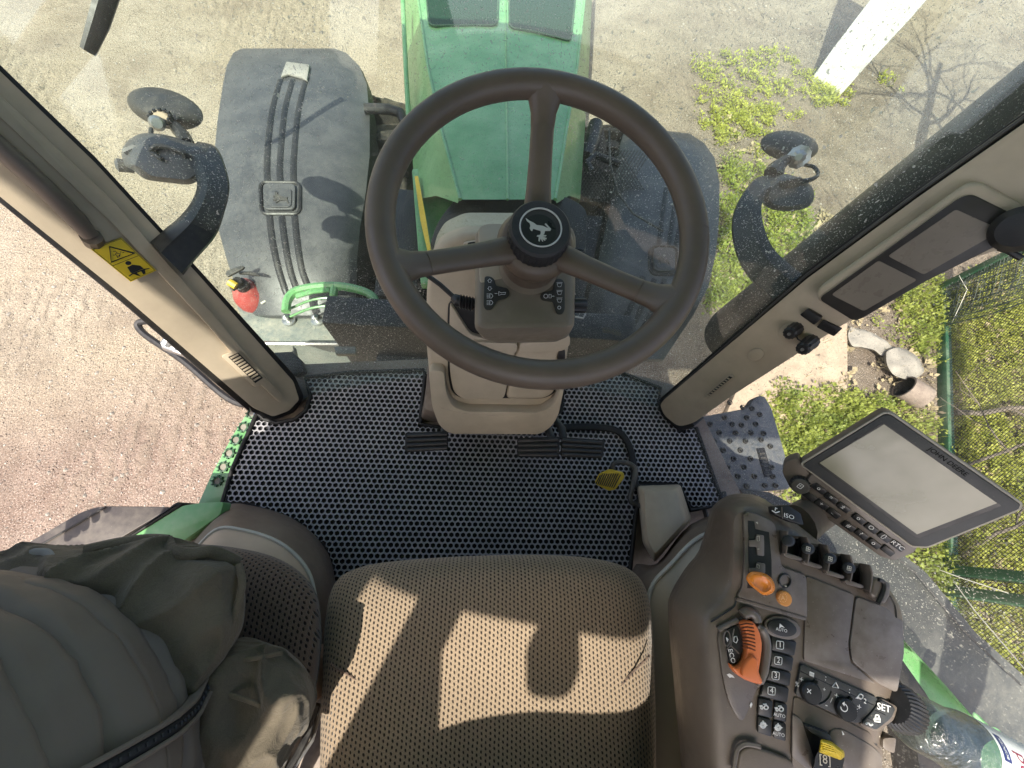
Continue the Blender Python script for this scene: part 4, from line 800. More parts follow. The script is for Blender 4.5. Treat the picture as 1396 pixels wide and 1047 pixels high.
# ------------------------------------------------------------------ armrest console
CO=Plane(Pz(1060,850,2.10),(-.10,-.06,1))
def c7(p): return crop(p,880,660,2.705)
def c31(p): return crop(p,1000,690,5.817)
def c4(p): return crop(p,960,820,5.513)
def cA(p): return crop(p,960,820,4.613)
sil=[(966,705),(972,690),(991,676),(1016,673),(1043,681),(1087,715),(1161,772),(1205,797),(1224,822),(1231,850),(1230,892),(1222,942),(1205,995),(1200,1050),(1196,1150),(1190,1300),(945,1300),(938,1150),(929,1047),(918,925),(911,840),(914,810),(934,775),(953,750)]
top=[(1000,722),(1003,704),(1014,697),(1026,695),(1046,702),(1085,728),(1150,778),(1195,806),(1214,828),(1221,852),(1220,890),(1212,938),(1196,990),(1190,1050),(1187,1150),(1182,1300),(990,1300),(986,1150),(980,1047),(972,930),(968,865),(972,840),(992,818),(1000,770)]
shl=[(990,722),(992,696),(1006,687),(1024,684),(1048,692),(1088,720),(1158,772),(1203,797),(1223,823),(1230,850),(1229,892),(1221,942),(1204,995),(1199,1050),(1195,1150),(1189,1300),(968,1300),(964,1150),(958,1047),(950,930),(947,855),(952,830),(975,802),(988,765)]
sp=lambda o:[(v.x,v.y) for v in cspline([V(p) for p in o],3)]
b=B(); b.loft([CO.poly(sp(o),f) for o,f in ((sil,-.26),(sil,-.13),([(a[0]*.7+c[0]*.3,a[1]*.7+c[1]*.3) for a,c in zip(sil,shl)],-.045),(shl,-.016),([(a[0]*.5+c[0]*.5,a[1]*.5+c[1]*.5) for a,c in zip(top,shl)],-.006),(top,-.0005),([(1085+(x-1085)*.9,950+(y-950)*.9) for x,y in top],0))]); con=b.make('control_console',brown,T,smooth=55)
def plate(pts,nm,mt,h=.0016,bev=.0007,r=3,parent=None,off=.0003,n=3,smooth=35):
    b=B(); b.prism(CO.poly(rpoly(pts,r,n),off),CO.n*h,bev); return b.make(nm,mt,parent or con,smooth=smooth)
plate(c31([(70,60),(130,45),(240,90),(310,130),(330,200),(370,480),(565,545),(572,890),(15,715),(60,640),(80,400)]),'shifter_plate',brown2,.003,.0015,6)
plate(c31([(115,112),(160,120),(172,182),(278,205),(303,430),(298,560),(330,640),(120,660),(100,640),(120,560),(110,480),(120,320),(172,325),(178,362),(120,330)][:10]+[(110,480)]),'shifter_slot_base',black,.0002,0,2,off=.0005) if 0 else None
b=B(); b.prism(CO.poly(c31([(112,115),(162,120),(172,182),(280,206),(300,430),(300,600),(320,655),(108,650),(120,540),(116,320),(120,265)]),.0034),CO.n*.0004); b.make('shifter_slot',clean,con)  # thin raised black sheet stands in for the dark inside the slot
for pts in ([(118,268),(170,268),(178,222),(236,230),(238,300),(238,395),(182,388),(178,322),(118,320)],[(118,488),(172,490),(182,442),(246,455),(246,530),(180,540),(118,520)]):
    b=B(); b.prism(CO.poly(rpoly(c31(pts),1.5,2),.0036),CO.n*.0016,.0005); b.make('shifter_gate',brown2,con)
b=B()
for pts in ([(185,240),(205,238),(205,275),(188,278)],[(188,340),(205,340)],[(185,460),(205,470),(205,495),(185,485)],[(180,130),(190,125),(192,140)]):
    Q=CO.poly(c31(pts),.0055); b.tube(Q+([Q[0]] if len(Q)>2 else []),.0003,4)
b.make('gate_marking',paleknit,con)
# orange shifter knob
ko=[(v.x,v.y) for v in cspline([V(p) for p in c31([(100,570),(130,525),(190,520),(250,535),(300,570),(328,630),(318,680),(270,706),(225,700),(180,665),(130,625)])],4)]
b=B(); b.loft([CO.poly(scale_o(ko,1037,796,k),o) for k,o in ((.55,.002),(.75,.008),(.97,.016),(1,.022),(.95,.028))]+[CO.poly(scale_o(ko,1038,797,.72),.0305),CO.poly(scale_o(ko,1041,798,.5),.0285),CO.poly(scale_o(ko,1042,799,.2),.0275)]); b.make('orange_shifter',orange,con,smooth=80)
b=B(); Q=CO.poly(c31(ell(404,592,46,52,24)),.0038); b.tube(Q+[Q[0]],.0012,6); b.lathe(CO.p(*c31([(413,634)])[0],.004),CO.n,[(.0012,0),(.0005,.001)],8,m=1); b.make('ring_mark',[clean,paleknit],con)
b=B(); o=CO.p(*c31([(392,728)])[0],.0032); b.lathe(o,CO.n,[(.0075,0),(.0075,.003),(.0065,.004),(.0035,.0042)],28); Q=CO.poly(c31(ell(392,728,34,38,24)),.0073); 
for k in range(14): b.tube([CO.p(*c31([(392+(26+9*e)*math.cos(k*.449),728+(29+10*e)*math.sin(k*.449))])[0],.0074) for e in (0,1)],.0003,4,m=1)
b.text('A',CO.frame(*c31([(392,728)])[0],1,.1,.0076),.006,1); b.make('automatic_button',[plastic('amber_button',(.62,.27,.07),.35,dust=.02),plastic('pale_orange_print',(.8,.5,.25),.5,dust=0)],con)
# front switch pair
b=B(); b.prism(CO.poly(c31([(265,0),(385,-12),(490,55),(515,150),(400,118),(275,60)]),-.004),CO.n*.010,.002); b.tube([CO.p(*c31([(382,5)])[0],.0064),CO.p(*c31([(388,105)])[0],.0064)],.0006,4,m=2)
b.text('ISO',CO.frame(*c31([(440,82)])[0],1,.28,.0064),.0065,1,sx=1.2); b.tube(CO.poly(c31([(305,35),(335,52),(365,42)]),.0065),.0006,4,m=1); b.tube(CO.poly(c31([(330,35),(332,12),(345,20)]),.0065),.0006,4,m=1); b.make('switch_pair',[clean,white,brown],con)
# hydraulic paddles
for i,(cx,cy) in enumerate(((455,290),(610,352),(785,430),(935,505))):
    dx,dy=cx-455,cy-290
    o=lambda p:c31([(x+dx,y+dy) for x,y in p])
    b=B(); b.loft([CO.poly(o([(372,270),(400,225),(520,240),(540,330),(525,440),(370,385)]),.001),CO.poly(o([(376,280),(402,245),(512,258),(528,335),(515,425),(374,372)]),.006),CO.poly(o([(385,300),(405,280),(500,290),(515,335),(508,395),(382,350)]),.001)]); pd=b.make('hydraulic_lever',clean,con)
    b=B(); q=rpoly(o([(368,372),(380,358),(510,402),(520,420),(500,428),(385,395)]),2,3); b.prism(CO.poly(q,.004),CO.n*.006,.002,3); b.make('lever_lip',brown2,pd)
    q=o(ell(435,275,58,46,24,20)); b=B(); b.loft([CO.poly(scale_o(q,*o([(435,275)])[0],k),h_) for k,h_ in ((1,.002),(1,.010),(.9,.013),(.6,.0135),(.2,.0135))])
    if i>0: 
        Q=CO.poly(o([(425,258),(455,268),(450,298),(420,290)]),.0138); b.tube(Q+[Q[0]],.0005,4,m=1); b.tube([Q[0].lerp(Q[3],.5),Q[1].lerp(Q[2],.5)],.0005,4,m=1); b.tube([Q[0].lerp(Q[1],.5),Q[3].lerp(Q[2],.5)],.0004,4,m=1)
    b.make('lever_button',[clean,paleknit],pd,smooth=60)
    b=B(); q=o([(512,232),(532,240),(548,300),(540,390),(528,445),(515,440),(528,380),(532,300)]); b.prism(CO.poly(rpoly(q,2,2),0),CO.n*.013,.002); b.make('lever_guard',brown,pd)
b=B(); q=c31([(365,190),(382,190),(378,290),(368,370),(358,365),(366,290)]); b.prism(CO.poly(q,0),CO.n*.012,.002); b.make('lever_guard',brown,con)
b=B(); q=rpoly(c31([(1045,560),(1070,545),(1150,580),(1190,605),(1185,680),(1140,770),(1020,690)]),6,4); b.prism(CO.poly(q,0),CO.n*.010,.005,3); b.make('blank_lever',brown2,con)
b=B(); Q=CO.poly(c31([(1150,582),(1185,600),(1195,640),(1180,700),(1145,772)]),.011); b.tube(spline(Q,4),.0022,6); b.make('lever_gap',black,con)
plate(c31([(1195,690),(1240,720),(1280,790),(1285,880),(1130,785)]),'end_cap',brown2,.002,.0008,5)
b=B(); Q=spline(CO.poly(c31([(1240,715),(1278,790),(1288,885)]),.002),4); b.tube(Q,.0012,5); b.make('cap_gap',black,con)
# lids
plate(c7([(590,338),(765,408),(742,590),(750,655),(845,735),(580,648)]),'armrest_lid',brown2,.0018,.001,4)
plate(c7([(772,412),(880,452),(920,490),(943,500),(948,620),(922,768),(852,732),(756,652),(748,592)]),'armrest_pad',plastic('scuffed_brown',(.135,.115,.10),.33,dust=.45,dcol=(.32,.30,.29)),.0024,.0012,6)
plate(c7([(330,418),(345,418),(585,488),(582,500),(330,428)]),'plate_lip',brown2,.004,.0015,1)
# speed thumb wheel in its dish
b=B(); q=[(v.x,v.y) for v in cspline([V(p) for p in c4([(105,220),(250,135),(330,80),(420,180),(485,260),(490,400),(455,540),(390,650),(330,800),(270,890),(190,770),(140,600),(110,400)])],3)]
b.prism(CO.poly(q,.0003),CO.n*.0022,.001); dish=b.make('thumbwheel_dish',plastic('dark_dish',(.085,.068,.058),.3,dust=.08,spec=.55),con)
b=B(); b.tube(spline(CO.poly(c4([(392,180),(425,210),(452,265),(462,335),(455,420),(438,515),(412,580),(385,622)]),.004),4),[.003]*3+[.0045]*23+[.003]*3,10,sq=1.4); b.tube(spline(CO.poly(c4([(285,105),(330,80),(375,105),(392,150)]),.004),4),.0055,10); b.tube(spline(CO.poly(c4([(105,215),(170,180),(250,140)]),.002),4),.003,8); b.make('dish_rim',brown2,dish,smooth=60)
band=[(248,150),(285,133),(330,133),(362,170),(385,225),(398,290),(396,350),(386,425),(374,500),(385,535),(403,575),(392,598),(340,588),(270,562),(205,520),(178,480),(172,452),(205,475),(240,465),(268,430),(285,370),(288,310),(280,240),(265,190)]
b=B(); b.prism(CO.poly(c4(band),.002),CO.n*.009,.0022,3); tw=b.make('speed_thumbwheel',orange2,dish,smooth=50)
b=B(); b.prism(CO.poly(rpoly(c4([(300,420),(335,390),(378,420),(374,500),(402,575),(392,596),(300,570),(255,540),(262,490)]),3,3),.008),CO.n*.007,.003,3); b.make('thumb_tab',orange2,tw,smooth=50)
b=B()
for k in range(8):
    t=k/7; b.tube(CO.poly(c4([(262+25*math.sin(t*1.9),178+t*165),(318+24*t,166+t*185),(362+22*math.sin(.3+t*1.4),172+t*196)]),.0112),.0007,4)
b.make('wheel_groove',plastic('dark_orange_groove',(.12,.03,.008),.6,dust=0),tw)
b=B(); q=c4([(160,205),(238,168),(262,240),(272,310),(268,370),(248,420),(215,458),(188,468),(172,420),(160,340),(150,270)]); b.prism(CO.poly(rpoly(q,4,3),.002),CO.n*.004,.001); 
b.tube(CO.poly(c4([(225,205),(200,330),(170,360)]),.0064),.0007,4,m=2); b.tube(CO.poly(c4([(200,330),(262,390)]),.0064),.0007,4,m=2)
Q=CO.poly(c4(ell(172,278,24,56,20)),.0062); b.tube(Q+[Q[0]],.0007,4,m=2)
b.text('ECO',CO.frame(*c4([(207,410)])[0],.25,1,.0063),.0065,1)
for q in ([(225,265),(245,262),(252,290),(240,312),(222,300)],[(165,270),(180,285),(175,300)]): Q=CO.poly(c4(q),.0063); b.tube(Q+[Q[0]],.0005,4,m=1)
b.make('mode_pad',[clean,white,brown2],dish)
b=B(); b.prism(CO.poly(c4([(168,548),(190,540),(215,555),(228,575),(205,568),(190,572)]),.0027),CO.n*.0004); b.prism(CO.poly(c4([(340,780),(352,755),(362,770),(350,800)]),.0027),CO.n*.0004); b.make('speed_symbol',white,dish)
# auto ellipse + buttons
b=B(); q=c4(ell(578,195,140,86,36,14)); b.prism(CO.poly(q,.0003),CO.n*.003,.0015); b.make('button_surround',brown2,con)
b=B(); q=c4(ell(578,195,112,64,36,14)); b.prism(CO.poly(q,.003),CO.n*.0022,.001); fr=CO.frame(*c4([(582,215)])[0],1,.22,.0054); b.text('AUTO',fr,.0042,1); b.prism(CO.poly(c4([(568,165),(605,198),(580,190),(562,202)]),.0053),CO.n*.0004,m=1); b.make('guidance_button',[clean,white],con)
btn=[([(492,252),(682,296),(664,402),(494,358)],'1'),([(492,368),(660,413),(643,518),(486,478)],'2'),([(478,488),(640,528),(628,630),(455,580)],'3'),([(440,592),(625,642),(610,752),(405,700)],'4')]
for q,tx in btn:
    c=c4([(sum(p[0] for p in q)/4-12,sum(p[1] for p in q)/4)])[0]
    b=B(); b.prism(CO.poly(rpoly(c4(q),2,2),.0003),CO.n*.0032,.0009); b.text(tx,CO.frame(*c,1,.2,.0037),.0072,1)
    Q=CO.poly(rpoly([(c[0]-5,c[1]-6),(c[0]+5,c[1]-4.5),(c[0]+4.4,c[1]+6),(c[0]-5.4,c[1]+4.6)],2,2),.0037); b.tube(Q+[Q[0]],.0004,4,m=1); b.make('console_button',[clean,white],con)
def tractor_icon(b,cx,cy,s=1.):
    for (dx,dy,r) in ((-14,8,9),(18,6,15)): Q=CO.poly(c4(ell(cx+dx*s,cy+dy*s,r*s,r*s,12)),.0038); b.tube(Q+[Q[0]],.0006,4,m=1)
    b.prism(CO.poly(c4([(cx-35*s,cy-10*s),(cx-12*s,cy-12*s),(cx-10*s,cy-2*s),(cx-30*s,cy+2*s)]),.0036),CO.n*.0004,m=1); b.tube(CO.poly(c4([(cx-5*s,cy-18*s),(cx+18*s,cy-20*s),(cx+22*s,cy-8*s)]),.0038),.0006,4,m=1)
def diff_icon(b,cx,cy,s=1.):
    Q=CO.poly(c4(ell(cx,cy,20*s,20*s,14)),.0038); b.tube(Q+[Q[0]],.0008,4,m=1); Q=CO.poly(c4(ell(cx,cy,9*s,9*s,10)),.0038); b.tube(Q+[Q[0]],.0006,4,m=1)
    for a in (0,180): b.prism(CO.poly(c4([(cx+math.cos(R(a+k))*r*s,cy+math.sin(R(a+k))*r*s) for k,r in ((20,18),(0,36),(-20,18))]),.0036),CO.n*.0004,m=1)
    b.tube(CO.poly(c4([(cx,cy-34*s),(cx,cy-18*s)]),.0038),.0006,4,m=1)
for q,ic,au in (([(398,712),(505,738),(496,868),(392,842)],tractor_icon,0),([(520,742),(612,762),(605,898),(510,874)],tractor_icon,1),([(392,852),(495,880),(495,1008),(390,975)],diff_icon,0),([(510,884),(605,908),(600,1042),(508,1012)],diff_icon,1)):
    cx=sum(p[0] for p in q)/4; cy=sum(p[1] for p in q)/4
    b=B(); b.prism(CO.poly(rpoly(c4(q),2,2),.0003),CO.n*.0030,.0009); ic(b,cx,cy-(14 if au else 0)); 
    if au: b.text('AUTO',CO.frame(*c4([(cx+4,cy+38)])[0],1,.22,.0037),.0042,1)
    b.make('console_button',[clean,white],con)
# climate panel
b=B(); b.prism(CO.poly(rpoly(cA([(598,385),(1078,600),(1055,672),(1005,742),(935,757),(562,580)]),4,3),.0003),CO.n*.0030,.001)
for (x,y,t,s) in ((612,493,'+',.008),(585,522,'%',.006),(755,555,'+',.006),(730,590,'♪',.008),(700,612,'-',.008),(832,595,'+',.008),(800,622,'/',.007),(770,650,'-',.008),(975,665,'+',.008),(950,695,'*',.011),(910,720,'-',.009),(1012,628,'2',.006),(765,480,':',.008),(915,560,':',.008)): b.text(t,CO.frame(*cA([(x,y)])[0],1,.4,.0036),s,1)
Q=CO.poly(cA([(828,508),(845,545),(805,535)]),.0037); b.tube(Q+[Q[0],Q[1]],.0006,4,m=1)
Q=CO.poly(cA(ell(985,597,14,15,12)),.0037); b.tube(Q+[Q[0]],.0006,4,m=1); b.prism(CO.poly(cA([(950,608),(968,590),(970,612)]),.0035),CO.n*.0004,m=1)
for k in range(4): b.tube(CO.poly(cA([(665+7*k,440+3*k),(668+7*k,468+3*k)]),.0037),.0004,4,m=1)
Q=CO.poly(cA([(665,443),(690,452),(688,470),(664,462)]),.0037); b.tube(Q+[Q[0]],.0005,4,m=1)
b.tube(spline(CO.poly(cA([(800,565),(785,600),(755,632),(722,645)]),.0036),3),.0008,4,m=2)
b.tube(CO.poly(cA([(588,432),(1066,652)]),.0034),.0005,4,m=2)
cp=b.make('climate_panel',[plastic('dark_grey_panel',(.03,.033,.035),.4,dust=.1),white,clean],con)
for (x,y,t) in ((660,568,'×'),(880,672,'↺')):
    b=B(); o=CO.p(*cA([(x,y)])[0],.0033); b.lathe(o,CO.n,[(.0098,0),(.0098,.004),(.0085,.0055),(.001,.0057)],28); b.tube([o+CO.n*.0005+(CO.p(*cA([(x+30*a,y-50*a)])[0],.0033)-o)*1 for a in (.9,1.4)],.0022,6); b.text(t,CO.frame(*cA([(x,y)])[0],1,.3,.0092),.010,1); b.make('climate_dial',[clean,white],cp)
b=B(); b.prism(CO.poly(rpoly(cA([(1098,600),(1205,655),(1180,740),(1075,815),(960,765),(1045,680)]),5,4),.0002),CO.n*.0026,.001); b.make('button_surround',brown2,con)
b=B(); b.prism(CO.poly(rpoly(cA([(1100,615),(1194,665),(1165,730),(1070,803),(978,760),(1045,690)]),4,4),.0028),CO.n*.0022,.0009); b.text('SET',CO.frame(*cA([(1130,670)])[0],1,.3,.0053),.0085,1)
q=CO.poly(cA([(1070,735),(1105,735),(1105,755),(1070,752)]),.0052); b.tube(q+[q[0]],.0009,4,m=1); b.tube(spline(CO.poly(cA([(1076,733),(1080,715),(1096,715),(1100,733)]),.0053),3),.0007,4,m=1); b.tube(spline(CO.poly(cA([(1015,770),(1035,765),(1045,778),(1060,772)]),.0053),3),.0008,4,m=1); b.tube(CO.poly(cA([(1072,685),(1140,715)]),.005),.0006,4,m=2); b.tube(CO.poly(cA([(1028,735),(1100,770)]),.005),.0006,4,m=2); b.make('set_button',[plastic('dark_grey_panel2',(.03,.033,.035),.4,dust=.1),white,black],con)
# console dial
do=CO.p(1222,962,-.012); dv=(CO.p(1240,972,-.020)-do).normalized()
b=B(); b.lathe(do,dv,[(.019,-.014),(.0225,-.006),(.0225,.009),(.020,.012),(.01,.013)],72,knurl=1,kn=-.0012); b.make('knurled_dial',black,con)
b=B(); b.prism(CO.poly(rpoly(cA([(1060,820),(1085,815),(1142,815),(1130,915),(1060,880)]),4,3),-.02),CO.n*.012,.003); Q=CO.poly(cA([(1078,838),(1090,830),(1105,850),(1085,862)]),-.0075); b.tube(Q+[Q[0]],.0006,4,m=1); b.make('corner_tab',[brown2,paleknit],con)
# lower bay with yellow-topped lever
plate(cA([(560,590),(925,765),(1050,830),(1060,890),(1118,930),(1110,1100),(548,1060),(552,700)]),'lower_bay',brown,.0012,.0006,6,off=.0002)
plate(cA([(548,700),(605,740),(690,1000),(660,1060),(545,970)]),'bay_panel',brown2,.002,.0008,4,off=.001)
plate(cA([(612,755),(775,815),(772,870),(745,860),(700,1010),(670,990)]),'bay_recess',clean,.0008,.0003,3,off=.0014)
plate(cA([(620,760),(768,818),(770,872),(640,800)]),'bay_cover',plastic('dark_grey_cover',(.04,.042,.043),.45,dust=.1),.006,.002,4,off=.0015)
plate(cA([(790,800),(860,795),(1045,900),(1110,960),(1110,1080),(890,1080),(775,850)]),'bay_panel',brown2,.002,.001,8,off=.001)
b=B(); b.prism(CO.poly(cA([(865,812),(880,835),(870,840)]),.0032),CO.n*.0004); b.make('bay_symbol',white,con)
yb=[CO.poly(rpoly(cA(q),2,3),o) for q,o in (([(690,985),(722,940),(870,1000),(850,1060),(680,1060)],.001),([(700,975),(728,925),(885,985),(868,1050),(690,1050)],.018))]
b=B(); b.loft(yb); b.text('[8]',CO.frame(*cA([(760,995)])[0],1,.2,.0184),.010,1); yl=b.make('auxiliary_lever',[clean,paleknit],con,smooth=30)
b=B(); b.loft([CO.poly(rpoly(cA(q),3,3),o) for q,o in (([(718,950),(735,868),(800,885),(880,940),(885,975),(862,1002)],.010),([(720,945),(735,862),(800,880),(875,938),(880,972),(860,996)],.024),([(728,938),(742,875),(800,892),(862,944),(866,966),(852,982)],.028))])
for k in range(4): b.tube(CO.poly(cA([(735+4*k,880+16*k),(800+10*k,905+15*k),(868-k*3,955+10*k)]),.0282),.0010,5,m=0)
b.make('yellow_grip',ygrip,yl,smooth=50)
b=B(); q=rpoly(cA([(180,1300),(185,1047),(205,925),(255,893),(335,905),(545,985),(545,1300)]),9,4); b.prism(CO.poly(q,.0005),CO.n*.005,.0025,3); b.make('elbow_pad',brown,con)
b=B(); Q=CO.poly(rpoly(cA([(180,1300),(185,1047),(205,925),(255,893),(335,905),(545,985)]),9,4)[6:-6],.005); b.tube(Q,.0022,6); b.make('pad_piping',brown2,con)
b=B(); b.tube(spline(CO.poly([(969,848),(985,838),(1000,828),(1004,818)],.001),3),.0008,4)
b.make('console_seam',black,con)
# ------------------------------------------------------------------ monitor
MO=Plane(Pd(1225,650,.56),-(ray(1225,650).normalized())+V((0,-.42,.12)))
def c8(p): return crop(p,1060,540,4.155)
b=B(); b.prism(MO.poly(rpoly(c8([(128,385),(600,92),(642,92),(1385,605),(1375,640),(850,858),(760,852)]),5,4)),MO.n*-.034,.006,3); mon=b.make('monitor',plastic('brown_beige_casing',(.17,.135,.105),.45,dust=.1),T,smooth=40)
b=B(); Q=MO.poly(rpoly(c8([(130,385),(600,95),(640,95),(1380,608),(1370,640),(850,854),(760,850)]),5,4),.0005); b.tube(Q+[Q[0]],.0016,6); b.make('monitor_trim',plastic('pale_trim',(.34,.31,.25),.4,dust=.05),mon)
b=B(); b.prism(MO.poly(rpoly(c8([(140,388),(600,104),(636,104),(1372,610),(1362,636),(848,848),(764,844)]),5,4),.0002),MO.n*.003,.001)
b.text('John Deere'.upper(),MO.frame(*c8([(965,372)])[0],1060,760,.0036),.0082,1,sx=1.05); bz=b.make('monitor_bezel',[plastic('charcoal_bezel',(.040,.042,.044),.5,dust=.06,grain=1500),plastic('embossed_black',(.004,.004,.004),.8,dust=0,spec=.1,gst=0)],mon)
b=B(); b.prism(MO.poly(rpoly(c8([(222,382),(602,148),(1272,622),(792,808)]),4,3),.0034),MO.n*.0003); b.make('screen_border',clean,bz)
b=B(); b.prism(MO.poly(c8([(238,378),(603,160),(1243,606),(790,782)]),.0040),MO.n*.0003); b.make('monitor_screen',lcdm,bz)
b=B(); b.prism(MO.poly(rpoly(c8([(150,490),(190,430),(230,420),(790,830),(765,868),(655,915),(575,890),(130,575)]),4,3),-.010),MO.n*.010,.002); kp=b.make('keypad',brown2,mon)
rowA=[(235,522),(303,575),(372,628),(460,692),(530,745),(603,795),(680,845)]; rowB=[(180,565),(248,610),(316,660),(402,735),(473,780),(545,832),(622,872)]
icons=['o','=','±','o','O','{}','RTC','','+','..','#','?','o','']
for (x,y),t in zip(rowA+rowB,icons):
    q=c8([(x-46,y-10),(x-14,y-34),(x+46,y+12),(x+16,y+36)])
    b=B(); b.prism(MO.poly(rpoly(q,1.5,2),.0002),MO.n*.0028,.0008)
    if t: b.text(t,MO.frame(*c8([(x,y+1)])[0],68,50,.0033),.0085,1)
    b.make('keypad_button',[clean,white],kp)
b=B(); o=MO.p(*c8([(128,505)])[0],0); b.lathe(o-MO.n*.02,MO.n,[(.0125,0),(.0145,.004),(.0145,.020),(.012,.024)],36,knurl=1,kn=-.0012); b.lathe(o+MO.n*.0035,MO.n,[(.0122,0),(.0125,.002),(.011,.004),(.001,.0042)],32,m=1); Q=MO.poly(rpoly(c8([(108,512),(128,494),(150,508),(130,526)]),1,2),.0079); b.tube(Q+[Q[0]],.0005,4,m=2); b.text('×',MO.frame(*c8([(129,510)])[0],1,.3,.008),.007,2); b.make('menu_dial',[black,exh,white],mon)
b=B(); b.prism(MO.poly(rpoly(c8([(25,430),(40,375),(120,345),(140,390),(200,460),(150,560),(70,520)]),5,3),-.006),MO.n*-.03,.005,3); b.make('dial_housing',brown,mon)
b=B(); b.tube([Pd(1090,715,.60),Pd(1112,700,.64),Pd(1150,680,.67)],[.030,.028,.024],14,sq=.7); b.make('monitor_arm',brown,T,smooth=60)
# ------------------------------------------------------------------ water bottle
def clear():
    t=NT('clear_bottle_plastic'); t.t.nodes.remove(t.b)
    tr=t.n('BsdfTransparent',{0:(.55,.60,.58,1)}); gs=t.n('BsdfGlossy',{0:(.9,.95,.93,1),1:.06}); df=t.n('BsdfDiffuse',{0:(.22,.25,.24,1)})
    lw=t.n('LayerWeight',{0:.5}).outputs['Facing']; b_=t.bump(t.noise(110,4,.7,dist=1.),.6,.004); t.l(b_,gs.inputs['Normal'])
    m1=t.n('MixShader',{0:t.math('ADD',t.math('MULTIPLY',t.math('POWER',lw,2.5),.6),.10),1:tr.outputs[0],2:gs.outputs[0]})
    m2=t.n('MixShader',{0:t.ramp(t.noise(60,5,.7),.5,.8,.02,.22),1:m1.outputs[0],2:df.outputs[0]}); t.l(m2.outputs[0],t.out.inputs[0]); return t.m
bp=Pd(1236,977,.515); bq=Pd(1330,1026,.525); bax=(bq-bp).normalized()
WB=thing('water_bottle','clear plastic water bottle with a white label lying beside the console dial','bottle',tuple(bp))
b=B(); prof=[(.008,0),(.022,.001),(.030,.006),(.033,.018),(.0335,.045),(.0325,.06),(.036,.072),(.0385,.085),(.0385,.10),(.038,.2),(.036,.225),(.027,.255),(.015,.275),(.013,.30)]
b.lathe(bp,bax,prof,48); b.make('bottle',clear(),WB,smooth=60)
b=B(); b.lathe(bp,bax,[(.0136,.285),(.0165,.287),(.0165,.305),(.012,.307)],32,knurl=1,kn=-.0008); b.make('bottle_cap',dgreen,WB)
b=B(); L0=.092; b.lathe(bp,bax,[(.0388,L0),(.0391,L0+.0005),(.0391,L0+.1),(.0388,L0+.1005)],48,cap=(0,0))
tc=(CAM-(bp+bax*.13)); tc=(tc-bax*tc.dot(bax)).normalized(); tw_=bax.cross(tc)
def onb(s,a,r=.0394): return bp+bax*s+(tc*math.cos(a)+tw_*math.sin(a))*r
vs_,fs_=text_tris('Hnmd')
bb=bmesh.new(); q=[bb.verts.new(onb(L0+.034-c.y*.026,(-c.x*.9)*.026/.039+.1)) for c in vs_]
for f in fs_:
    try: bb.faces.new([q[i] for i in f])
    except ValueError: pass
bmesh.ops.recalc_face_normals(bb,faces=bb.faces); b.merge(bb,1)
b.loft([[onb(L0+s,a) for s in (.004,.016)] for a in (-.9,-.75,-.6,-.45,-.3,-.2)],2,closed=False)
b.loft([[onb(L0+s,a) for s in s2] for a,s2 in ((.45,(.010,.012)),(.55,(.006,.020)),(.7,(.012,.03)),(.85,(.016,.036)),(1.,(.02,.028)))],3,closed=False)
vs_,fs_=text_tris('BOPCEK'); bb=bmesh.new(); q=[bb.verts.new(onb(L0+.010-c.y*.006,-.55-c.x*.0058/.039,.0398)) for c in vs_]
for f in fs_:
    try: bb.faces.new([q[i] for i in f])
    except ValueError: pass
b.merge(bb,0)
b.make('bottle_label',[plastic('white_label',(.62,.66,.64),.4,dust=0,gst=0,var=.04),plastic('maroon_print',(.22,.02,.05),.5,dust=0),plastic('navy_print',(.02,.03,.12),.5,dust=0),plastic('blue_print',(.03,.13,.35),.5,dust=0)],WB)
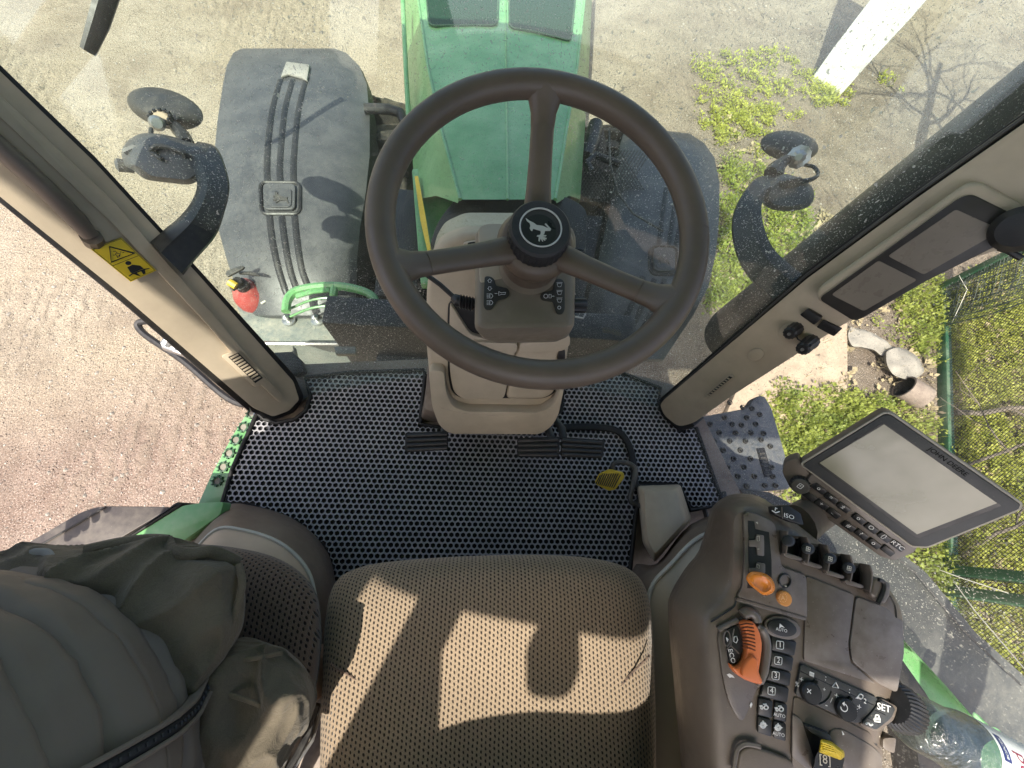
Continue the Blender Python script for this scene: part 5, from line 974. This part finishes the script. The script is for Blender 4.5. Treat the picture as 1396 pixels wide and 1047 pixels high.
# ------------------------------------------------------------------ person on the instructor seat
PE=thing('person','person in a grey quilted jacket and olive cargo trousers sitting on the left seat','person',(-.58,-.27,1.89))
def skin_body():
    J=[('pel',(-.60,-.27,1.99),.09),('sp1',(-.62,-.28,2.12),.11),('sp2',(-.65,-.30,2.28),.115),('chest',(-.68,-.31,2.38),.10),('neck',(-.70,-.32,2.47),.055),('hd0',(-.69,-.32,2.55),.062),('hd1',(-.69,-.32,2.63),.078),('hd2',(-.70,-.32,2.70),.06),
       ('ls',(-.69,-.14,2.38),.055),('le',(-.88,-.12,2.16),.042),('lw',(-.84,-.10,1.95),.028),('lh',(-.82,-.09,1.88),.03),('rs',(-.69,-.49,2.38),.055),('re',(-.82,-.58,2.14),.042),('rw',(-.62,-.62,2.0),.028),('rh',(-.55,-.62,1.96),.03),
       ('lhip',(-.58,-.19,1.96),.06),('lk',(-.31,-.12,1.95),.035),('la',(-.33,-.27,1.93),.035),('lf',(-.30,-.38,1.92),.03),('rhip',(-.58,-.36,1.96),.06),('rk',(-.25,-.23,1.915),.04),('ra',(-.235,-.24,1.60),.035),('rf',(-.235,-.14,1.53),.03)]
    E_=[('pel','sp1'),('sp1','sp2'),('sp2','chest'),('chest','neck'),('neck','hd0'),('hd0','hd1'),('hd1','hd2'),('chest','ls'),('ls','le'),('le','lw'),('lw','lh'),('chest','rs'),('rs','re'),('re','rw'),('rw','rh'),('pel','lhip'),('lhip','lk'),('lk','la'),('la','lf'),('pel','rhip'),('rhip','rk'),('rk','ra'),('ra','rf')]
    ix={j[0]:i for i,j in enumerate(J)}; vv=[V(j[1]) for j in J]; rr=[j[2] for j in J]; ee=[(ix[a],ix[c]) for a,c in E_]
    for hnd,dirv in (('lh',V((.1,.1,-1))),('rh',V((1,.05,-.3)))):
        base=vv[ix[hnd]]; dirv.normalize(); side=dirv.orthogonal().normalized()
        for k in range(5):
            o=(k-2)*.013; ln=(.035,.042,.045,.042,.033)[k]*.75
            p=base
            for s_ in (1,2):
                q=base+dirv*(.03+ln*s_)+side*o*(1+.2*s_)+dirv.cross(side)*(-.008*s_*s_); vv.append(q); rr.append(.0075); ee.append((ix[hnd] if s_==1 else len(vv)-2,len(vv)-1))
    me=bpy.data.meshes.new('body'); me.from_pydata([tuple(v) for v in vv],ee,[]); me.materials.append(skin)
    o=bpy.data.objects.new('body',me); COL.objects.link(o); o.parent=PE; o.matrix_parent_inverse=Matrix.Translation(-V(PE['_o']))
    md=o.modifiers.new('skin','SKIN'); sv=me.skin_vertices[0].data
    for i,r in enumerate(rr): sv[i].radius=(r,r)
    sv[0].use_root=True; s2=o.modifiers.new('sub','SUBSURF'); s2.levels=2; s2.render_levels=2; return o
body=skin_body()
b=B(); b.lathe((-.705,-.32,2.63),(0,0,1),[(.078,-.03),(.084,.02),(.078,.06),(.05,.095),(.01,.105)],24); b.make('hair',hairm,PE,smooth=80)
b=B(); b.lathe((-.612,-.32,2.615),(1,0,-.2),[(.014,-.01),(.012,.01),(.004,.022)],10); b.make('face_nose',skin,body,smooth=80)
# quilted jacket
TZ=[(1.90,-.51,-.265,.215,.205),(1.97,-.50,-.27,.240,.222),(2.05,-.505,-.275,.248,.230),(2.18,-.545,-.29,.215,.222),(2.32,-.61,-.31,.165,.222),(2.42,-.665,-.32,.125,.20),(2.47,-.695,-.325,.075,.10)]
def tz(z):
    for i in range(len(TZ)-1):
        if TZ[i][0]<=z<=TZ[i+1][0]:
            t=(z-TZ[i][0])/(TZ[i+1][0]-TZ[i][0]); t=t*t*(3-2*t)*.5+t*.5; return [TZ[i][k]*(1-t)+TZ[i+1][k]*t for k in range(5)]
    return list(TZ[-1])
def torso(az,z,off=0.,flat=False):
    _,cx,cy,a,bb_=tz(z); zz=z-1.90
    sn=abs(math.sin(math.pi*(zz/.062+.25*math.sin(az*1.5+.5)))); q=min(1,sn/.85)**.75
    if flat: o=.002+off
    else: o=.027*q-.034+off+.010*noise.noise(V((az*30,z*10,4)))*math.exp(-sn*2.6)+.006*(.5-abs(noise.noise(V((az*6+z*8,z*20-az*3,9)))))+.007*noise.noise(V((az*2.2,z*9,0)))
    return V((cx+(a+o)*math.cos(az),cy+(bb_+o)*math.sin(az),z))
b=B(); b.loft([[torso(2*math.pi*k/120,1.90+.57*j/170) for k in range(220)] for j in range(171)],0,(0,1)); jk=b.make('quilted_jacket',vestm,PE,smooth=80)
b=B()
for m_ in range(8):
    for k in range(0,190):
        az=-1.9+3.6*k/190; z=1.90+.062*(m_-.25*math.sin(az*1.5+.5))
        if 1.91<z<2.44: b.tube([torso(az,z,.003),torso(az+.011,z,.003)],.0011,3,cap=False)
b.make('quilt_stitching',plastic('grey_thread',(.05,.048,.044),.8,dust=0,gst=0),jk,smooth=0)
az0=.55
def zipstrip(da0,da1,off,m,bld):
    G=[]
    for j in range(60):
        z=1.915+.5*j/59; aw=az0-(z-1.92)*.35-.12*min(1,max(0,(z-1.96)/.06))
        G.append([torso(aw+da0,z,off-.012,True),torso(aw+da0,z,off,True),torso(aw+(da0+da1)/2,z,off+.0015,True),torso(aw+da1,z,off,True),torso(aw+da1,z,off-.012,True)])
    bld.grid(G,m)
b=B(); zipstrip(-.022,.022,.004,0,b); zipstrip(.022,.040,.006,1,b); zipstrip(-.040,-.022,.006,1,b)
for j in range(90):
    z=1.92+.48*j/89; aw=az0-(z-1.92)*.35-.12*min(1,max(0,(z-1.96)/.06)); p=torso(aw-.006,z,.0062,True); q=torso(aw+.008,z,.0062,True); b.tube([p,q],.0010,4,m=2)
b.make('jacket_zip',[plastic('zip_tape',(.02,.02,.022),.7,dust=0),vestm,black],jk,smooth=80)
b=B(); 
# trousers: left thigh with pocket flap, right knee
def cloth_dome(out,c,lv,nz,ns,seed,k=6):
    o=[(v.x,v.y) for v in cspline([V(p) for p in out],k)]; lv2=[]
    for i in range(len(lv)-1):
        for s_ in range(7): t=s_/7; lv2.append((lv[i][0]*(1-t)+lv[i+1][0]*t,lv[i][1]*(1-t)+lv[i+1][1]*t))
    lv2.append(lv[-1]); return dome(o,c,lv2,nz,ns,seed)
b=cloth_dome([(-120,770),(0,757),(75,752),(150,744),(228,738),(285,750),(325,770),(333,805),(332,850),(318,885),(296,925),(285,945),(250,960),(205,950),(100,985),(-100,1000)],(120,850),[(.9,1.90),(.98,1.915),(1,1.935),(.99,1.955),(.95,1.975),(.85,1.995),(.68,2.008),(.45,2.012),(.2,2.01),(.04,2.01)],-.019,10,2.,12)
tr=b.make('cargo_trousers',olive,PE,smooth=80)
b=cloth_dome([(200,960),(255,905),(300,882),(338,873),(374,879),(408,903),(427,942),(417,985),(392,1030),(360,1090),(260,1180),(150,1100)],(320,990),[(.9,1.86),(.98,1.88),(1,1.905),(.98,1.93),(.92,1.955),(.8,1.972),(.6,1.98),(.35,1.98),(.05,1.978)],-.013,16,8.,12)
b.make('trouser_knee',olive2,tr,smooth=80)
b=B()
def hem(pts,z,r,k=5): b.tube([Pz(v.x,v.y,v.z) for v in spline([V((x,y,zz)) for (x,y),zz in zip(pts,z)],k)],r,8,sq=.6)
hem([(115,752),(160,742),(200,737),(228,738)],[1.985,1.975,1.97,1.97],.008); hem([(228,738),(236,752),(262,756),(290,753),(325,768)],[1.972,1.99,1.99,1.985,1.97],.008); hem([(248,955),(262,948),(283,938),(298,928)],[1.985,1.99,1.985,1.975],.007); hem([(325,770),(330,800),(315,850),(300,885)],[1.98,1.99,1.99,1.985],.005)
b.make('trouser_hem',olive,tr,smooth=70)
b=B(); hem([(20,768),(38,755),(62,753),(70,762),(66,780),(56,803)],[2.0,2.0,2.0,2.004,2.01,2.02],.0045); b.make('pocket_edge',plastic('grey_zip_edge',(.22,.215,.2),.7,dust=0),tr)
b=B(); hem([(300,905),(345,898),(385,890)],[1.975,1.978,1.965],.0025); hem([(305,945),(350,960),(392,985)],[1.988,1.988,1.965],.0025); b.make('knee_seam',olive,tr)
# ------------------------------------------------------------------ fence
FA=Pz(1282,560,0); FB=Pz(1279,392,0); fd=(FB-FA).normalized(); fn=V((fd.y,-fd.x,0))
s0,s1=-3.4,(FB-FA).length
FE=thing('wire_fence','green framed wire mesh fence standing on the weedy right side','fence',tuple(FA))
def fp(s,z,o=0.): return FA+fd*s+fn*o+V((0,0,z))
b=B(); b.box(fp((s0+s1)/2,.035),(s1-s0,.05,.07),u=fd,v=fn,bev=.006); b.make('bottom_rail',dgreen,FE)
b=B(); b.box(fp((s0+s1)/2,1.5),(s1-s0,.04,.04),u=fd,v=fn,bev=.004); b.make('top_rail',dgreen,FE)
sP=[(Pz(1288,778,0)-FA).dot(fd),(Pz(1290,806,0)-FA).dot(fd),s1-.03,-2.6]
for s in sP:
    b=B(); b.box(fp(s,.78),(.06,.06,1.56),u=fd,v=fn,bev=.006); b.make('fence_post',dgreen,FE)
b=B(); st_w=.026; hh=1.5; k0=int((s0-hh)/st_w)
for k in range(k0,int(s1/st_w)+1):
    for sg in (1,-1):
        a=k*st_w if sg>0 else k*st_w+hh; pts=[]
        lo,hi=a,a+sg*hh; zz0,zz1=0.,hh
        def cl(sv): return (sv-lo)/(hi-lo)*hh
        p0,p1=lo,hi
        if sg>0:
            if p1<s0 or p0>s1: continue
            p0c,p1c=max(p0,s0),min(p1,s1)
        else:
            if p0<s0 or p1>s1: continue
            p0c,p1c=min(p0,s1),max(p1,s0)
        b.tube([fp(p0c,cl(p0c)+.03,.002*sg),fp(p1c,cl(p1c)+.03,.002*sg)],.0017,3,cap=False)
b.make('wire_mesh',plastic('dark_green_wire',(.018,.026,.018),.5,dust=.04),FE)
b=B()
for k in range(46):
    s=s1-.05-.01*(k%3); z=.05+k*.02; b.tube([fp(s1-.03,z,-.02),fp(s1-.30+.03*math.sin(k*2.),z-.05,-.02-.01*math.sin(k)),fp(s1-.42,z-.11,-.015)],.0030,4,m=0)
    b.tube([fp(s1-.04-.009*k,.02,-.02),fp(s1-.12-.009*k+.02*math.sin(k),.35,-.025),fp(s1-.2-.008*k,.8,-.02)],.0025,4,m=0)
    if k==4: b.tube([fp(s1-.45,z-.02,-.02),fp(s1-.2,z+.10,-.03),fp(s1-.02,z+.05,-.03)],.0022,4,m=1)
b.make('torn_netting',[plastic('dark_net',(.03,.05,.04),.7,dust=.3),straw],FE)
b=B()
for (a,c_) in ((Pz(1268,772,.02),fp(sP[0]-.1,.35,-.03)),(fp(sP[0]+.02,.02,-.03),fp(sP[1]-.35,.4,-.03))): b.tube([a,a.lerp(c_,.5)+V((0,0,-.02)),c_],.003,5)
b.make('tie_string',straw,FE)
# bare vines and a bare tree
def branch(b,p,d,r,L,dep,seed):
    rnd=random.Random(seed); pts=[V(p)]; dd=V(d).normalized(); n_=7
    for i in range(n_):
        dd=(dd+V((rnd.uniform(-1,1),rnd.uniform(-1,1),rnd.uniform(-.6,.6)))*.32).normalized(); pts.append(pts[-1]+dd*L/n_)
    rs=[r*(1-.75*i/n_) for i in range(n_+1)]; b.tube(pts,rs,6)
    if dep>0:
        for i in range(2,n_+1,1 if dep>1 else 2):
            d2=(dd+V((rnd.uniform(-1,1),rnd.uniform(-1,1),rnd.uniform(-.5,.7)))*1.0).normalized(); branch(b,pts[i],d2,rs[i]*.7,L*.55,dep-1,rnd.random())
for i,(px,py,d,r,L,lab) in enumerate(((1302,562,(1,.0,.12),.022,1.3,'thick grey bare vine twisting along the ground behind the fence bottom'),(1300,640,(1,.35,.25),.012,1.2,'thin bare twig fanning out behind the mesh beside the monitor'),(1330,745,(1,.55,.25),.013,1.0,'bare forked branch leaning behind the mesh above the paired fence posts'))):
    p=Pz(px,py,.05); b=B(); branch(b,p,d,r,L,2,10+i); tag(b.make('bare_vine',bark,origin=p),lab,'vine')
# ------------------------------------------------------------------ white pillar, slab, rubble, pipe
wp0=Pz(1128,116,0); b=B()
rr=[]; vd=(CAM-wp0); vd.z=0; vd.normalize(); sd_=V((-vd.y,vd.x,0))
sqp=rpoly([(-1,-.4),(1,-.4),(1,.4),(-1,.4)],.08,2)
for z,w in ((-.05,.172),(.3,.18),(.7,.19),(1.3,.20),(2.6,.215)):
    rr.append([wp0+sd_*(x*w+.012*noise.noise(V((x,z*2,1))))+vd*y*w+V((0,0,z)) for x,y in sqp])
b.loft(rr); tag(b.make('white_pillar',whitep,origin=wp0,smooth=50),'whitewashed concrete pillar rising from a tuft of grass','pillar')
b=B(); sq=[(985,575),(1010,520),(1050,478),(1100,452),(1156,440),(1156,532),(1110,575),(1050,600)]
b.prism([Pz(x,y,.05) for x,y in sq],(0,0,-.09),.008); o_=Pz(1090,510,0); tag(b.make('tan_slab',plastic('sandy_slab',(.36,.29,.21),.9,grain=120,gst=.8,dust=.3,var=.3,dcol=(.2,.15,.1)),origin=o_),'sandy tan slab with one straight edge lying among the weeds','slab')
def rubble(out,z,lab,seed):
    o=[(v.x,v.y) for v in cspline([V(p) for p in out],6)]; c=(sum(p[0] for p in o)/len(o),sum(p[1] for p in o)/len(o)); cw_=Pz(*c,0)
    rng=[]
    for k,zz in ((1.0,-.01),(.97,z*.6),(.9,z),(.6,z*1.1),(.25,z*1.12)):
        rng.append([(lambda p:p+V((0,0,noise.noise(V((p.x*9,p.y*9,seed)))*.035*(k<.99))))(Pz(c[0]+(x-c[0])*k,c[1]+(y-c[1])*k,zz)) for x,y in o])
    b=B(); b.loft(rng); return tag(b.make('concrete_rubble',concrete,origin=cw_,smooth=30),lab,'rubble','broken concrete among the weeds')
rubble([(1206,478),(1225,473),(1248,484),(1260,503),(1252,514),(1235,520),(1218,512),(1206,498)],.09,'rounded lump of broken concrete beside the dark pipe mouth',1.)
rubble([(1154,446),(1170,448),(1190,454),(1212,470),(1222,480),(1205,486),(1190,478),(1172,474),(1156,470)],.06,'flat pale strip of broken concrete touching the tan slab',2.)
pc=Pz(1232,527,.10); pdv=(Pz(1262,545,.10)-pc).normalized(); b=B()
b.lathe(pc,pdv,[(.078,.0),(.09,0),(.09,.15),(.078,.15)],32,cap=(0,0)); b.lathe(pc,pdv,[(.078,0),(.078,.14)],32,m=1,cap=(0,1)); tag(b.make('drain_pipe',[plastic('clay_pipe',(.17,.135,.11),.8,dust=.3),plastic('pipe_inside',(.02,.018,.015),.9,dust=.05)],origin=pc),'short clay pipe with a dark open mouth lying by the rubble','pipe')
# ------------------------------------------------------------------ weeds and grass
def leaves(name,areas,mt,seed,zmax=.12,size=(.009,.024),thr=-.25,tall=0.):
    rnd=random.Random(seed); vs=[];fs=[]
    for poly,dens in areas:
        W_=[Pz(x,y,0) for x,y in poly]; P2=[(p.x,p.y) for p in W_]; xs=[p[0] for p in P2]; ys=[p[1] for p in P2]
        ar=(max(xs)-min(xs))*(max(ys)-min(ys))
        for k in range(int(ar*dens/1.3)):
            x=rnd.uniform(min(xs),max(xs)); y=rnd.uniform(min(ys),max(ys))
            if not inside(x,y,P2): continue
            nn=noise.noise(V((x*2.3,y*2.3,seed)))+.6*noise.noise(V((x*7,y*7,seed+3)))
            if nn<thr: continue
            hgt=zmax*(.35+.65*min(1,max(0,nn-thr)))*rnd.uniform(.5,1)
            for q in range(14):
                a=rnd.uniform(0,6.283); rr_=rnd.uniform(.0,.05); z=hgt*rnd.random()+.004
                L=rnd.uniform(*size)*rnd.choice((.7,1.,1.,1.3,1.7)); w=L*rnd.uniform(.28,.5); el=rnd.uniform(-.3,1.0)
                d=V((math.cos(a)*math.cos(el),math.sin(a)*math.cos(el),math.sin(el))); s=V((-math.sin(a),math.cos(a),rnd.uniform(-.5,.5))).normalized()
                p=V((x+math.cos(a)*rr_,y+math.sin(a)*rr_,z)); k0=len(vs)
                vs+=[tuple(p),tuple(p+d*L*.5+s*w),tuple(p+d*L),tuple(p+d*L*.5-s*w)]; fs.append((k0,k0+1,k0+2,k0+3))
                if tall and q<3:
                    k0=len(vs); t=V((rnd.uniform(-.25,.25),rnd.uniform(-.25,.25),1)).normalized()*rnd.uniform(.5,1)*tall; sd=V((rnd.uniform(-1,1),rnd.uniform(-1,1),0)).normalized()*.004
                    vs+=[tuple(p-sd),tuple(p+sd),tuple(p+t)]; fs.append((k0,k0+1,k0+2))
    me=bpy.data.meshes.new(name); me.from_pydata(vs,[],fs); me.materials.append(mt); o=bpy.data.objects.new(name,me); COL.objects.link(o); return o
weeds=leaves('low_weeds',[([(985,215),(1040,235),(1090,260),(1100,330),(1060,400),(1000,420),(965,400),(975,330)],900),([(960,370),(1010,350),(1000,420),(955,420)],900),
  ([(1010,560),(1060,520),(1110,560),(1160,535),(1200,540),(1270,570),(1275,700),(1230,690),(1180,640),(1080,620),(1040,640)],950),([(1030,540),(1150,530),(1180,620),(1060,680),(1035,600)],1100),
  ([(1215,395),(1275,370),(1281,500),(1250,490),(1225,455)],1100),([(1170,700),(1285,690),(1290,800),(1290,860),(1200,760)],950),([(1160,440),(1215,430),(1230,470),(1180,460)],120),
  ([(1070,560),(1085,700),(1160,760),(1180,700)],900)],leafm,3,.13,thr=-.62,tall=.08)
tag(weeds,'ground cover of fresh green weeds between the tractor and the fence','weeds',kind='stuff')
patch=leaves('sparse_weeds',[([(940,80),(1060,65),(1115,110),(1090,160),(1000,200),(950,170)],330),([(965,150),(1055,140),(1060,215),(980,210)],700),([(1105,115),(1155,110),(1158,145),(1110,148)],1200),([(1195,100),(1240,110),(1235,130),(1195,118)],400)],leaf2,5,.09,tall=.06)
tag(patch,'sparse yellowish grass tufts on the sandy ground near the white pillar','grass',kind='stuff')
mead=leaves('meadow_grass',[([(1283,392),(1420,330),(1560,420),(1600,1000),(1420,1000),(1300,850),(1288,600)],900)],leaf2,9,.10,thr=-.75,tall=.07)
tag(mead,'bright yellow green meadow growing behind the wire fence','grass',kind='stuff')

b=B(); b.lathe(Pz(715,815,1.872),(0,.1,1),[(.0052,0),(.0045,.0012),(.0028,.0004)],14,cap=(0,0)); b.lathe(Pz(715,815,1.8725),(0,.1,1),[(.0033,0),(.001,.0002)],12,m=1); b.make('burn_hole',[seatm2,clean],st_)
BT=thing('bare_tree','bare leafless tree standing on the right behind the black exhaust stack','tree',(4.05,3.05,0))
b=B(); P=spline([V((4.05,3.05,-.05)),V((4.07,3.07,.7)),V((4.02,3.03,1.5)),V((4.08,3.1,2.4)),V((4.12,3.12,3.4))],4); b.tube(P,[.085-.06*i/(len(P)-1) for i in range(len(P))],10); b.make('trunk',bark,BT)
for k in range(9):
    a=k*2.4; z=1.7+.19*k; b=B(); branch(b,(4.05,3.05,z),(math.cos(a),math.sin(a),.45),.028-.0015*k,1.25,2,40+k); b.make('limb',bark,BT)
rnd=random.Random(4); vs=[];fs=[]
ico=[V(p).normalized() for p in ((1,0,.2),(.3,.95,0),(-.8,.6,.1),(-.8,-.6,0),(.3,-.95,.15),(0,0,1))]
for k in range(5200):
    u=rnd.random(); x=rnd.uniform(-3.2,4.4); y=rnd.uniform(-.4,6.5)
    if noise.noise(V((x*1.1,y*1.1,2)))<-.15: continue
    r=.004+.011*rnd.random()**3; k0=len(vs); rot=rnd.uniform(0,6.28)
    for p in ico:
        q=p*r*rnd.uniform(.7,1.25); vs.append((x+q.x*math.cos(rot)-q.y*math.sin(rot),y+q.x*math.sin(rot)+q.y*math.cos(rot),q.z*.7+.001))
    for i in range(5): fs.append((k0+i,k0+(i+1)%5,k0+5))
me=bpy.data.meshes.new('loose_gravel'); me.from_pydata(vs,[],fs)
t=NT('gravel_stone'); c=t.mix(t.noise(37,1),(.06,.05,.042),(.42,.38,.32)); t.l(c,t.b.inputs['Base Color']); t.b.inputs['Roughness'].default_value=.9
me.materials.append(t.m); gv=bpy.data.objects.new('loose_gravel',me); COL.objects.link(gv); tag(gv,'loose gravel scattered over the sandy ground','gravel',kind='stuff')
dry=leaves('dry_stems',[([(985,160),(1270,440),(1280,700),(1180,700),(980,420)],60),([(1285,400),(1420,340),(1600,1000),(1300,850)],50)],plastic('dry_straw',(.30,.25,.15),.9,dust=0,gst=0),21,.06,(.015,.04),-.5,.12)
tag(dry,'dry straw coloured stems lying among the green weeds','dry stems',kind='stuff')
